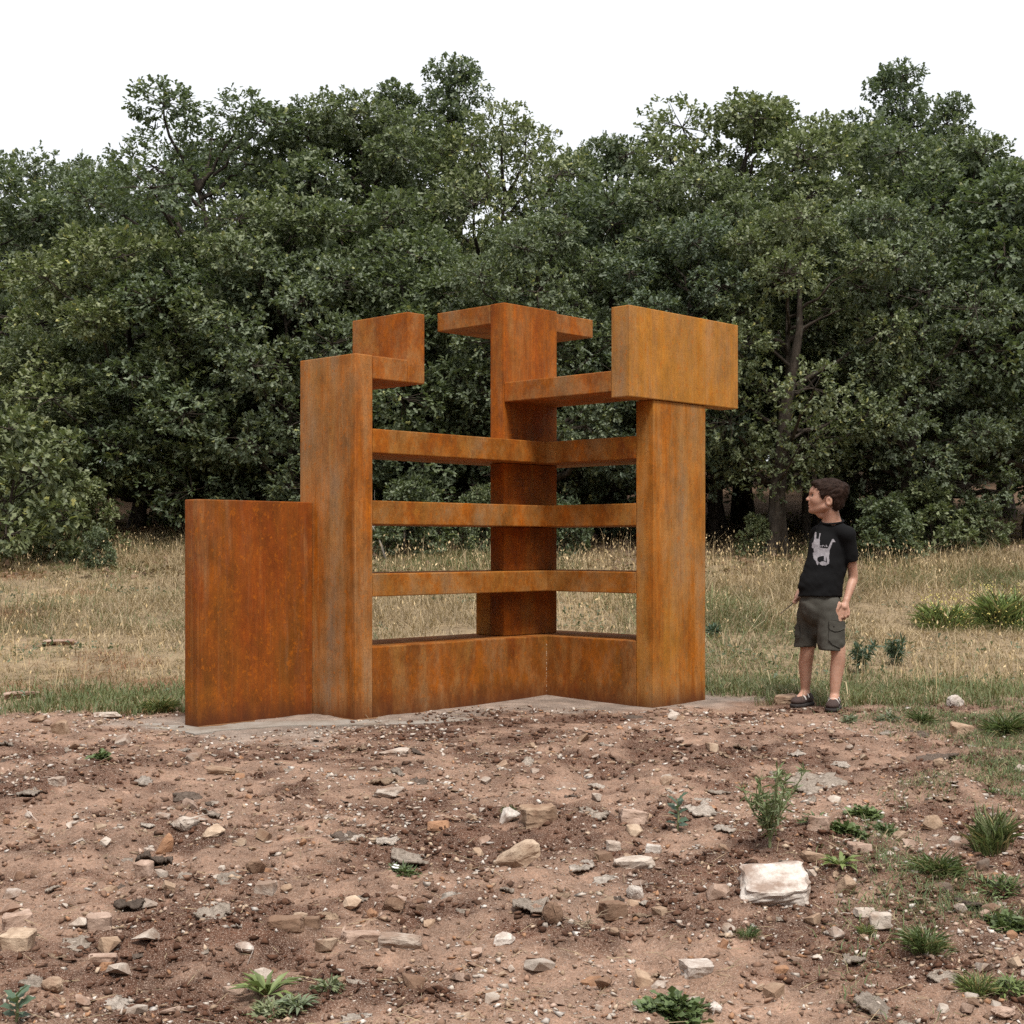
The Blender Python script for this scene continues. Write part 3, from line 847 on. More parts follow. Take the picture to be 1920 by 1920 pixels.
def crust_mesh(seed, dark=False):
    """ragged curled plate, about 1 wide, lying at z=0"""
    r = np.random.default_rng(seed)
    n = 26
    g = np.linspace(-0.56, 0.56, n)
    X, Y = np.meshgrid(g, g); x, y = X.ravel(), Y.ravel()
    th = np.arctan2(y, x)
    edge = 0.40 + 0.10 * noise2(np.cos(th) * 1.6 + seed, np.sin(th) * 1.6, seed) + 0.05 * noise2(np.cos(th) * 5 + seed, np.sin(th) * 5, seed + 1) + 0.02 * noise2(np.cos(th) * 14, np.sin(th) * 14, seed + 2)
    rad = np.hypot(x, y)
    keep = (rad < edge).reshape(n, n)
    top = 0.10 + 0.16 * (rad / 0.5) ** 2 * noise2(np.cos(th) * 1.2, np.sin(th) * 1.2 + seed, seed + 3) + 0.07 * fbm2(x * 5, y * 9, seed + 4, 3) + 0.03 * noise2(x * 22, y * 34, seed + 6)
    thk = 0.07 + 0.02 * noise2(x * 8, y * 8, seed + 5)
    bot = top - thk
    jx = 0.014 * noise2(x * 40, y * 40, seed + 7); jy = 0.014 * noise2(x * 40, y * 40, seed + 8)
    V = np.concatenate([np.stack([x + jx, y + jy, top], 1), np.stack([x + jx, y + jy, bot], 1)])
    F = []; N = n * n
    cell = keep[:-1, :-1] & keep[1:, :-1] & keep[:-1, 1:] & keep[1:, 1:]
    for i in range(n - 1):
        for j in range(n - 1):
            if not cell[i, j]: continue
            a, b, c, d = i * n + j, i * n + j + 1, (i + 1) * n + j + 1, (i + 1) * n + j
            F.append((a, b, c, d)); F.append((d + N, c + N, b + N, a + N))
            for di, dj, e0, e1 in ((-1, 0, a, b), (0, 1, b, c), (1, 0, c, d), (0, -1, d, a)):
                ni, nj = i + di, j + dj
                if ni < 0 or nj < 0 or ni >= n - 1 or nj >= n - 1 or not cell[ni, nj]:
                    F.append((e1, e0, e0 + N, e1 + N))
    V[:, 2] -= np.quantile(V[:, 2], 0.15)
    used = np.unique(np.array(F).ravel()); remap = -np.ones(len(V), int); remap[used] = np.arange(len(used))
    return mesh_data('crust', V[used], remap[np.array(F)], M_CRUST)

COLS = {'white': (0.60, 0.54, 0.49), 'cream': (0.50, 0.38, 0.28), 'tan': (0.38, 0.27, 0.19), 'pink': (0.44, 0.32, 0.255),
        'pale': (0.50, 0.43, 0.37), 'brown': (0.225, 0.145, 0.10), 'orange': (0.37, 0.205, 0.12), 'grey': (0.39, 0.325, 0.27), 'dark': (0.17, 0.13, 0.105)}
STONES = [
  (0.889, 4.896, 0.223, 0.144, 'b', 'white', 'big white-topped limestone block, the largest stone on the dirt'),
  (0.028, 5.164, 0.159, 0.11, 'w', 'cream', "large cream wedge of rock, sunk in the soil below the sculpture's corner"),
  (0.113, 5.744, 0.12, 0.08, 'b', 'tan', 'tan brick-like stone just behind the cream wedge'),
  (-0.013, 5.82, 0.081, 0.073, 'w', 'white', 'bright white angular stone touching the tan brick-like one'),
  (0.076, 4.66, 0.141, 0.115, 'c', 'grey', 'thick grey layered crust slab tilted in the middle foreground'),
  (0.132, 4.572, 0.062, 0.075, 'r', 'brown', 'rounded brown stone leaning on the thick grey crust slab'),
  (0.331, 4.648, 0.082, 0.055, 'b', 'brown', 'dull brown block right of the dry roots'),
  (0.415, 4.864, 0.052, 0.059, 'r', 'white', 'small upright white stone left of the big limestone block'),
  (0.246, 5.168, 0.099, 0.057, 'c', 'pale', 'pale ragged crust, left half of the white crust behind the grey slab'),
  (0.326, 5.028, 0.096, 0.07, 'c', 'pale', 'pale ragged crust, right half of the white crust behind the grey slab'),
  (0.441, 5.228, 0.131, 0.052, 'f', 'pale', 'long flat pink-white stone right of the ragged white crust'),
  (-0.465, 4.472, 0.115, 0.048, 'f', 'pink', 'long low pinkish stone, left end of the pale row in the foreground'),
  (-0.343, 4.388, 0.113, 0.065, 'f', 'pale', 'rough whitish slab, right end of the pale row in the foreground'),
  (-0.023, 4.424, 0.062, 0.036, 'w', 'white', 'white shard on bare soil below the grey crust slab'),
  (-0.386, 4.732, 0.068, 0.049, 'r', 'brown', 'rounded brown cobble left of centre in the foreground'),
  (-0.455, 4.66, 0.034, 0.036, 'r', 'orange', 'small orange pebble beside the rounded brown cobble'),
  (0.481, 5.732, 0.095, 0.055, 'b', 'pink', 'pink-white block resting against a cream stone near the broad-leaved weed'),
  (0.465, 5.592, 0.072, 0.051, 'w', 'cream', 'cream stone in front of the pink-white block near the broad-leaved weed'),
  (0.527, 5.368, 0.053, 0.045, 'b', 'white', 'small white block below the broad-leaved weed'),
  (0.381, 5.44, 0.048, 0.038, 'b', 'pale', 'small pale block left of the white one below the broad-leaved weed'),
  (-0.366, 5.256, 0.159, 0.087, 'c', 'grey', 'stack of grey flakes above the tiny white-flowered weed'),
  (-0.475, 5.444, 0.132, 0.04, 'c', 'pale', 'pale curled flake left of the grey flake stack'),
  (-0.535, 6.316, 0.121, 0.044, 'f', 'pale', 'flat pale oval stone, nearer of two in line below the rails'),
  (-0.584, 7.152, 0.129, 0.042, 'f', 'pale', 'flat pale oval stone, farther of two in line below the rails'),
  (-0.286, 5.7, 0.084, 0.042, 'f', 'orange', 'flat orange stone left of the bright white angular one'),
  (0.255, 3.992, 0.04, 0.041, 'w', 'brown', 'brown triangular stone at the bottom right of centre'),
  (-1.283, 5.344, 0.067, 0.069, 'w', 'orange', 'orange angular stone in the left foreground'),
  (-1.268, 5.6, 0.095, 0.058, 'r', 'pale', 'lumpy pale grey stone just behind the orange angular one'),
  (-1.144, 5.536, 0.085, 0.049, 'w', 'cream', 'cream and orange stone right of the lumpy pale one'),
  (-1.294, 5.092, 0.058, 0.062, 'b', 'pink', 'pinkish upright stone below and left of the orange angular one'),
  (-1.664, 4.804, 0.056, 0.046, 'w', 'white', 'white stone cut by the left edge, highest of the left-edge stones'),
  (-1.547, 4.52, 0.09, 0.065, 'b', 'pink', 'large pinkish stone at the left edge, upper one of the touching pair'),
  (-1.488, 4.348, 0.085, 0.075, 'b', 'cream', 'large cream stone at the left edge, lower one of the touching pair'),
  (-1.361, 4.552, 0.063, 0.04, 'w', 'pale', 'pale angular stone, left one of two right of the left-edge pair'),
  (-1.291, 4.516, 0.068, 0.051, 'b', 'pink', 'pinkish angular stone, right one of two right of the left-edge pair'),
  (-1.324, 4.38, 0.092, 0.042, 'c', 'grey', 'ragged grey flake below the two angular stones at left'),
  (-0.949, 4.564, 0.119, 0.071, 'c', 'grey', 'big grey crust slab in the left foreground dip'),
  (-0.706, 4.516, 0.098, 0.063, 'f', 'brown', 'square brown slab tilted up, left of the rounded cobble'),
  (-0.627, 4.556, 0.043, 0.038, 'b', 'brown', 'small brown block right of the tilted square slab'),
  (-1.408, 6.256, 0.161, 0.055, 'c', 'dark', 'dark slate-like ridged flake left of centre'),
  (-1.357, 6.788, 0.133, 0.043, 'f', 'tan', 'long tan stone lying below the red low panel'),
  (-2.014, 6.396, 0.063, 0.045, 'b', 'pale', 'pale block far left on the trampled ground'),
  (-1.983, 5.928, 0.03, 0.03, 'r', 'white', 'tiny bright white stone near the left edge'),
  (-1.221, 4.28, 0.08, 0.027, 'f', 'pink', 'flat pink stone above the orange one in the lower left'),
  (-1.191, 4.212, 0.046, 0.028, 'w', 'orange', 'flat bright orange stone in the lower left'),
  (-1.269, 3.976, 0.058, 0.042, 'r', 'cream', 'rounded cream stone near the lower left corner'),
  (-1.069, 3.944, 0.073, 0.038, 'c', 'pale', 'white ragged crust near the lower left corner'),
  (-0.916, 3.88, 0.053, 0.024, 'f', 'pink', 'pink flat stone at the bottom edge left of the rosette'),
  (-1.345, 4.028, 0.082, 0.034, 'c', 'grey', 'dark-edged flake above the rounded cream stone'),
  (-0.778, 4.044, 0.055, 0.033, 'f', 'pink', 'pink-brown stone touching the left side of the grey-green rosette'),
  (-0.807, 4.336, 0.059, 0.029, 'r', 'white', 'white stone right above the grey-green rosette'),
  (-0.837, 4.892, 0.063, 0.057, 'b', 'pale', 'pale cluster stone up from the tilted square slab'),
  (-0.894, 5.04, 0.065, 0.055, 'r', 'brown', 'brown stone half buried above the pale cluster stone'),
  (1.72, 9.084, 0.127, 0.077, 'b', 'tan', "tan stone touching the child's far shoe"),
  (2.702, 8.804, 0.091, 0.074, 'r', 'white', 'white stone in the grass right of the child'),
  (2.39, 7.684, 0.093, 0.088, 'b', 'tan', 'tan stone at the edge of the dirt, right of the child'),
  (2.064, 7.004, 0.227, 0.067, 'c', 'dark', 'dark bark-like slab propped up like a small tent'),
  (1.402, 6.628, 0.298, 0.132, 'c', 'grey', 'widest patch of grey flaking crust, below the child'),
  (1.414, 7.168, 0.087, 0.048, 'c', 'pale', 'pale curled flake above the wide crust patch'),
  (1.595, 7.016, 0.088, 0.072, 'c', 'pale', 'pale upturned flake at the upper right of the wide crust patch'),
  (2.003, 6.764, 0.06, 0.05, 'r', 'tan', 'round tan stone just below the tent-like slab'),
  (1.192, 5.624, 0.085, 0.058, 'b', 'pink', 'pink and white angular stone beside low creeping weeds'),
  (1.7, 5.824, 0.077, 0.058, 'r', 'tan', 'rounded tan cobble above the dark green tuft'),
  (1.528, 5.664, 0.058, 0.044, 'r', 'cream', 'small cream cobble left of the dark green tuft'),
  (1.289, 5.348, 0.077, 0.045, 'b', 'pink', 'pinkish stone above the small rosette on the right'),
  (1.092, 5.22, 0.081, 0.04, 'f', 'tan', 'flat tan stone behind the big limestone block'),
  (0.77, 5.888, 0.143, 0.067, 'c', 'pale', 'white crust cluster right of the broad-leaved weed, upper piece'),
  (0.837, 5.684, 0.09, 0.061, 'c', 'pale', 'white crust cluster left of the spiny plant, lower piece'),
  (0.685, 4.772, 0.07, 0.056, 'w', 'pink', 'pinkish wedge left of the big limestone block'),
  (1.135, 4.872, 0.057, 0.072, 'w', 'tan', 'tall tan slab standing right of the big limestone block'),
  (1.137, 4.644, 0.063, 0.034, 'f', 'pale', 'pale flat stone in the dark soil mound on the right'),
  (1.16, 4.536, 0.062, 0.048, 'b', 'pale', 'pale stone between two grass tufts on the right'),
  (1.005, 4.492, 0.046, 0.04, 'w', 'white', 'small bright white shard on dark soil, lower right'),
  (0.527, 4.124, 0.074, 0.039, 'b', 'white', 'white block above the grass tuft at the bottom'),
  (0.543, 3.864, 0.035, 0.031, 'r', 'white', 'white stone at the right of the bottom grass tuft'),
  (1.227, 4.104, 0.098, 0.048, 'c', 'grey', 'grey cracked slab in the lower right'),
  (1.682, 5.172, 0.038, 0.055, 'w', 'dark', 'dark reddish stone standing in the green tuft'),
  (1.299, 3.824, 0.059, 0.025, 'r', 'pink', 'pink stone cut by the bottom edge at lower right'),
  (0.635, 4.352, 0.035, 0.035, 'w', 'orange', 'small orange stone below the big limestone block'),
  (1.454, 4.9, 0.074, 0.038, 'f', 'dark', 'dark flat stone below the green tuft on the right'),
  (-2.363, 7.592, 0.073, 0.092, 'b', 'tan', 'tan block at the edge of the grass, far left'),
  (-2.327, 8.296, 0.138, 0.046, 'f', 'pale', 'pale flat stone at the grass edge, left of the red panel'),
  (-2.699, 8.232, 0.085, 0.045, 'w', 'tan', 'small tan wedge left of the tan block at the grass edge'),
  (-3.598, 11.456, 0.249, 0.051, 'f', 'pink', 'flat pinkish rock lying in the meadow at left'),
  (-3.143, 9.212, 0.197, 0.068, 'f', 'pink', 'low pinkish rock in the grass at the left edge'),
  (-0.401, 3.776, 0.089, 0.028, 'c', 'pale', 'pale flake at the bottom edge left of centre'),
]
PLANTS = [
  (0.65, 5.688, 0.096, 0.145, 'broad', 'broad-leaved blue-green weed standing alone in the dirt'),
  (0.964, 5.412, 0.253, 0.293, 'spiny', 'pale green spiny branching plant, tallest weed on the dirt'),
  (1.491, 5.068, 0.218, 0.116, 'tuft', 'dense dark green grass tuft on the right'),
  (1.816, 5.46, 0.201, 0.149, 'sedge', 'loose green tuft with thin seed spikes near the right edge'),
  (1.693, 4.996, 0.166, 0.129, 'mat', 'green weed mat at the right edge, upper part'),
  (1.576, 4.6, 0.136, 0.127, 'mat', 'green weed mat at the right edge, lower part'),
  (1.159, 5.116, 0.132, 0.072, 'rosette', 'small green rosette right of the big limestone block'),
  (1.319, 5.692, 0.151, 0.059, 'mat', 'creeping green weed beside the pink and white angular stone'),
  (1.484, 5.748, 0.152, 0.055, 'mat', 'creeping grey-green weed left of the rounded tan cobble'),
  (1.457, 5.968, 0.143, 0.062, 'mat', 'thin grey-green weed above the creeping weeds'),
  (0.727, 4.468, 0.094, 0.048, 'tuft', 'small flat grass tuft below the big limestone block'),
  (1.106, 4.52, 0.053, 0.045, 'tuft', 'short bright grass tuft left of the pale stone on the right'),
  (1.226, 4.3, 0.139, 0.111, 'tuft', 'spiky grass tuft in the lower right with a pale stone in it'),
  (1.292, 4.02, 0.111, 0.089, 'tuft', 'thin grass tuft near the lower right corner'),
  (1.378, 4.0, 0.103, 0.074, 'mat', 'low weed at the lower right edge'),
  (0.44, 3.852, 0.213, 0.091, 'mat', 'thick green weed clump at the bottom edge'),
  (-0.683, 4.028, 0.178, 0.134, 'strap', 'strap-leaved green plant in the lower left'),
  (-0.577, 3.916, 0.115, 0.101, 'rosette', 'silvery narrow-leaved rosette in the lower left'),
  (-0.645, 3.912, 0.166, 0.061, 'feather', 'feathery grey-green clump at the bottom left'),
  (-0.509, 4.036, 0.082, 0.074, 'feather', 'feathery grey weed right of the silvery rosette'),
  (-1.277, 3.728, 0.082, 0.078, 'broad', 'pale-stemmed leafy weed in the lower left corner'),
  (-1.988, 7.008, 0.088, 0.067, 'mat', 'small green weed on the trampled ground at left'),
  (-0.011, 5.908, 0.065, 0.048, 'tuft', 'little green tuft behind the bright white angular stone'),
  (-0.384, 5.148, 0.104, 0.046, 'flower', 'tiny weed with white flowers below the grey flake stack'),
  (1.903, 8.172, 0.12, 0.078, 'feather', "grey-green thistle leaf in front of the child's near shoe"),
  (2.109, 8.132, 0.186, 0.15, 'feather', "grey-green prickly weed right of the child's near shoe"),
  (2.31, 8.168, 0.208, 0.084, 'tuft', 'bright green grass patch right of the prickly weed'),
  (2.864, 10.796, 0.175, 0.203, 'thistle', "blue-green thistle in the meadow right of the child's legs"),
  (2.529, 10.512, 0.194, 0.201, 'thistle', "blue-green thistle right behind the child's legs"),
  (1.641, 11.832, 0.109, 0.087, 'thistle', 'small thistle beside the steel post'),
  (3.688, 12.312, 0.517, 0.363, 'bloom', 'green bush of grass dotted with tiny yellow flowers, left part'),
  (4.154, 12.356, 0.569, 0.455, 'bloom', 'green bush of grass dotted with tiny yellow flowers, right part'),
  (2.66, 7.804, 0.23, 0.158, 'tuft', "green grass at the right edge level with the child's feet"),
  (-2.099, 8.6, 0.301, 0.127, 'tuft', 'bright green grass left of the red low panel'),
  (1.192, 5.676, 0.125, 0.073, 'mat', 'thin weed right of the spiny plant'),
  (2.09, 6.328, 0.063, 0.065, 'rosette', 'tiny rosette near the right edge'),
]

r = np.random.default_rng(44)
SPOTS = []
for i, (x, y, w, h, kind, cname, label) in enumerate(STONES):
    w *= 1.10; h *= 1.10
    if kind == 'c':
        me = crust_mesh(200 + i)
        o = obj('stone_flake', me); cat = 'flake'
        # a flake lies flat: what shows as height in the view is mostly its depth on the ground
        depth = min(max(h * 2.2, w * 0.55), w * 1.1)
        o.scale = (w * 1.12, depth * 1.12, min(w, 0.18) * 0.75)
        o.rotation_euler = (r.normal(0, 0.10) + 0.12, r.normal(0, 0.10), r.uniform(-0.5, 0.5))
        o.location = (x, y + depth * 0.2, hz(x, y + depth * 0.2) - 0.004)
    else:
        me = rock_mesh(300 + i, kind, 2 if w > 0.10 else 1)
        o = obj('stone', me); cat = 'stone'
        if kind == 'f':
            dep, hh = w * 0.62, max(h * 0.62, w * 0.16)
        else:
            dep, hh = w * 0.80, max(h * 0.86, w * 0.32)
        o.scale = (w * 1.05, dep, hh * 1.22)
        o.rotation_euler = (r.normal(0, 0.07), r.normal(0, 0.07), r.uniform(-0.35, 0.35))
        o.location = (x, y + dep * 0.35, hz(x, y + dep * 0.35) - hh * 0.30)
        if i == 0:                                             # the big block lies tilted, its flat top turned to the viewer
            o.scale = (w * 0.98, w * 0.80, w * 0.33); o.rotation_euler = (0.36, -0.06, -0.10)
            o.location = (x, y + 0.02, hz(x, y) - 0.005)
    c = np.array(COLS[cname]) * r.uniform(0.92, 1.08) * (0.98 if i == 0 else 1)
    o.color = (c[0], c[1], c[2], 1)
    SPOTS.append((x, y, w))
    tag(o, label, cat, 'flakes of crust on the dirt' if kind == 'c' else 'stones on the dirt')
SP = np.array(SPOTS)

# small stones, pieces of the ground
SMALL = [rock_mesh(500 + i, k, 0) for i, k in enumerate('bwrfbwbrwf')]
r = np.random.default_rng(46)
cnt = 0
while cnt < 298:
    y = 3.75 * (8.5 / 3.75) ** (r.random() ** 0.9); x = r.uniform(-1, 1) * (0.37 * y + 0.1)
    if np.min(np.hypot(SP[:, 0] - x, SP[:, 1] - y) - SP[:, 2] * 0.7) < 0.02: continue
    p = (x - SX0) * CA + (y - SY0) * SA; q = (x - SX0) * SA - (y - SY0) * CA
    if y > 7.6 and p > -2.7 and p < 0.9 and q < 1.1: continue
    o = obj('stone', SMALL[r.integers(len(SMALL))], ground)
    s = float(np.clip(r.lognormal(-3.45, 0.38), 0.018, 0.075))
    o.scale = (s * r.uniform(0.8, 1.4), s, s * r.uniform(0.5, 0.8))
    o.rotation_euler = (r.normal(0, 0.25), r.normal(0, 0.25), r.uniform(0, 6.28))
    o.location = (x, y, hz(x, y) - s * 0.12)
    c = np.array(COLS[['pale', 'tan', 'pink', 'pink', 'cream', 'tan', 'brown', 'pale', 'orange', 'pale'][r.integers(10)]]) * r.uniform(0.75, 1.1)
    o.color = (c[0], c[1], c[2], 1)
    cnt += 1

FLAKE = [crust_mesh(950 + i) for i in range(8)]
cnt = 0
while cnt < 190:
    y = 3.8 * (8.4 / 3.8) ** (r.random() ** 0.7); x = r.uniform(-1, 1) * (0.37 * y + 0.1)
    if np.min(np.hypot(SP[:, 0] - x, SP[:, 1] - y) - SP[:, 2] * 0.7) < 0.02: continue
    p = (x - SX0) * CA + (y - SY0) * SA; q = (x - SX0) * SA - (y - SY0) * CA
    if y > 7.6 and p > -2.7 and p < 0.9 and q < 1.1: continue
    o = obj('stone_flake', FLAKE[r.integers(8)], ground)
    s = float(np.clip(r.lognormal(-2.75, 0.4), 0.035, 0.15))
    o.scale = (s * r.uniform(0.9, 1.5), s * r.uniform(0.8, 1.3), s * r.uniform(0.6, 1.1))
    o.rotation_euler = (r.normal(0, 0.2), r.normal(0, 0.2), r.uniform(0, 6.28))
    o.location = (x, y, hz(x, y) - s * 0.06)
    c = np.array(COLS[['pale', 'grey', 'grey', 'dark', 'tan'][r.integers(5)]]) * r.uniform(0.75, 1.1)
    o.color = (c[0], c[1], c[2], 1)
    cnt += 1

# gravel and crumbs of soil: far too many to count
def templ(seed, n):
    rr = np.random.default_rng(seed); p = rr.normal(size=(n, 3)); p /= np.linalg.norm(p, axis=1)[:, None]
    p *= np.array([0.5, 0.5, 0.36]) * rr.uniform(0.8, 1.1, (n, 1))
    bm = hull(p); bmesh.ops.triangulate(bm, faces=bm.faces); bm.verts.ensure_lookup_table()
    idx = {v: i for i, v in enumerate(bm.verts)}
    V = np.array([v.co[:] for v in bm.verts]); F = np.array([[idx[v] for v in f.verts] for f in bm.faces]); bm.free()
    return V, F
TM = [templ(600 + i, 6) for i in range(8)]
def lumps(name, n, smin, smax, colfn, maskfn, seed, mat, label, cat, y0=3.55, y1=8.9, power=2.6):
    r = np.random.default_rng(seed)
    y = y0 * (y1 / y0) ** r.random(n); x = r.uniform(-1, 1, n) * (0.37 * y + 0.45)
    keep = r.random(n) < maskfn(x, y); x, y = x[keep], y[keep]; n = len(x)
    s = smin * (smax / smin) ** (r.random(n) ** power) * (0.75 + 0.25 * y / 4)
    z = height(x, y); col = colfn(r, x, y)
    VS, FS, CS, k = [], [], [], 0
    w = r.integers(0, len(TM), n)
    for t, (V, F) in enumerate(TM):
        m_ = np.where(w == t)[0]
        if not len(m_): continue
        a = r.uniform(0, 6.28, len(m_)); ca, sa = np.cos(a), np.sin(a)
        ss = s[m_][:, None]
        vx = (V[None, :, 0] * ca[:, None] - V[None, :, 1] * sa[:, None]) * ss * r.uniform(0.8, 1.4, (len(m_), 1))
        vy = (V[None, :, 0] * sa[:, None] + V[None, :, 1] * ca[:, None]) * ss
        vz = V[None, :, 2] * ss + ss * 0.14
        P = np.stack([vx + x[m_][:, None], vy + y[m_][:, None], vz + z[m_][:, None]], -1)
        VS.append(P.reshape(-1, 3)); FS.append((np.arange(len(m_))[:, None, None] * len(V) + F[None]).reshape(-1, 3) + k)
        CS.append(np.repeat(col[m_], len(V), 0)); k += len(m_) * len(V)
    me = mesh_data(name, np.concatenate(VS), np.concatenate(FS), mat, np.concatenate(CS))
    return tag(obj(name, me), label, cat, kind='stuff')

m = Mat('gravel'); n_ = m.noise(m.pos(), 120, 3, 0.7)
m.color(m.mix(0.6, m.attr('Col'), m.ramp(n_, [(0.3, 0.7), (0.7, 1.2)]), 'MULTIPLY')).rough(0.95, 0.15)
M_GRAVEL = m.m
PAL = np.array([COLS[k] for k in ('pale', 'tan', 'pink', 'cream', 'brown', 'pale', 'white', 'tan', 'pink', 'pale', 'orange')])
def dirt_only(x, y): return (1 - grass_mask(x, y)) * clear_of_steel(x, y)
lumps('gravel', 72000, 0.0035, 0.032, lambda r, x, y: PAL[r.integers(0, len(PAL), len(x))] * r.uniform(0.75, 1.15, (len(x), 1)),
      lambda x, y: dirt_only(x, y) * np.clip(0.62 + 0.6 * fbm2(x * 1.7, y * 1.7, 81, 3), 0.12, 1), 82, M_GRAVEL, 'fine pinkish gravel strewn over the dirt', 'gravel')
lumps('soil_crumbs', 44000, 0.005, 0.040, lambda r, x, y: (SOIL + (SAND - SOIL) * (1 - soil_dark(x, y))[:, None]) * r.uniform(0.6, 1.35, (len(x), 1)),
      lambda x, y: dirt_only(x, y) * (0.25 + 0.75 * soil_dark(x, y)), 83, M_GRAVEL, 'brown crumbs of turned soil', 'soil')

# dry twigs and straw on the dirt
r = np.random.default_rng(47); n = 1500
y = 3.6 * (8.8 / 3.6) ** r.random(n); x = r.uniform(-1, 1, n) * (0.37 * y)
a = r.uniform(0, 6.28, n); L = r.uniform(0.02, 0.09, n)
keep = clear_of_steel(x, y) > 0.5; x, y, a, L = x[keep], y[keep], a[keep], L[keep]; n = len(x)
p0 = np.stack([x, y, height(x, y) + 0.003], 1); d = np.stack([np.cos(a), np.sin(a), r.uniform(0, 0.35, n)], 1)
col = np.array([0.42, 0.33, 0.22]) * r.uniform(0.45, 1.15, (n, 1))
ST = np.array([(0, -0.012, 0), (0, 0.012, 0), (1, 0.008, 0.02), (1, -0.008, 0.02), (0.5, 0, 0.035)]); SF = np.array([(0, 1, 4), (1, 2, 4), (2, 3, 4), (3, 0, 4)])
v, f, c = leaf_arrays(p0, d, r.normal(0, 0.3, (n, 3)) + np.array([0, 0, 1.0]), L, col, ST, SF)
tag(obj('straw_litter', mesh_data('straw_litter', v, f, M_GRASS, c)), 'dry bits of straw and twig scattered on the dirt', 'straw', kind='stuff')

# ------------------------------------------------------------------ weeds and tufts
NARROW = np.array([(0, 0, 0), (.5, 0, .03), (1, 0, -.06), (.25, .045, .03), (.65, .05, .03), (.25, -.045, .03), (.65, -.05, .03)])
NF = np.array([(0, 1, 3), (3, 1, 4), (4, 1, 2), (0, 5, 1), (5, 6, 1), (6, 2, 1)])
BROAD = np.array([(0, 0, 0), (.5, 0, -.03), (1, 0, -.16), (.15, .10, .03), (.33, .30, .05), (.45, .20, .03), (.65, .30, .03), (.80, .14, -.03),
                  (.15, -.10, .03), (.33, -.30, .05), (.45, -.20, .03), (.65, -.30, .03), (.80, -.14, -.03)])
BF = np.array([(0, 1, 3), (3, 1, 4), (4, 1, 5), (5, 1, 6), (6, 1, 7), (7, 1, 2), (0, 8, 1), (8, 9, 1), (9, 10, 1), (10, 11, 1), (11, 12, 1), (12, 2, 1)])
M_WEED = mat_leaf('weed_leaf', 0.5, 0.25, (0.18, 0.24, 0.06))
m = Mat('weed_stem'); m.color((0.22, 0.25, 0.12)).rough(0.7); M_STEM = m.m
m = Mat('yellow_petal'); m.color((0.50, 0.42, 0.12)).rough(0.6); M_YEL = m.m
m = Mat('white_petal'); m.color((0.75, 0.74, 0.70)).rough(0.6); M_WHT = m.m
m = Mat('dry_root'); m.color((0.34, 0.26, 0.18)).rough(0.9); M_ROOT = m.m
GREEN = np.array([0.135, 0.180, 0.068]); GREYG = np.array([0.165, 0.195, 0.115]); BLUEG = np.array([0.085, 0.13, 0.085])

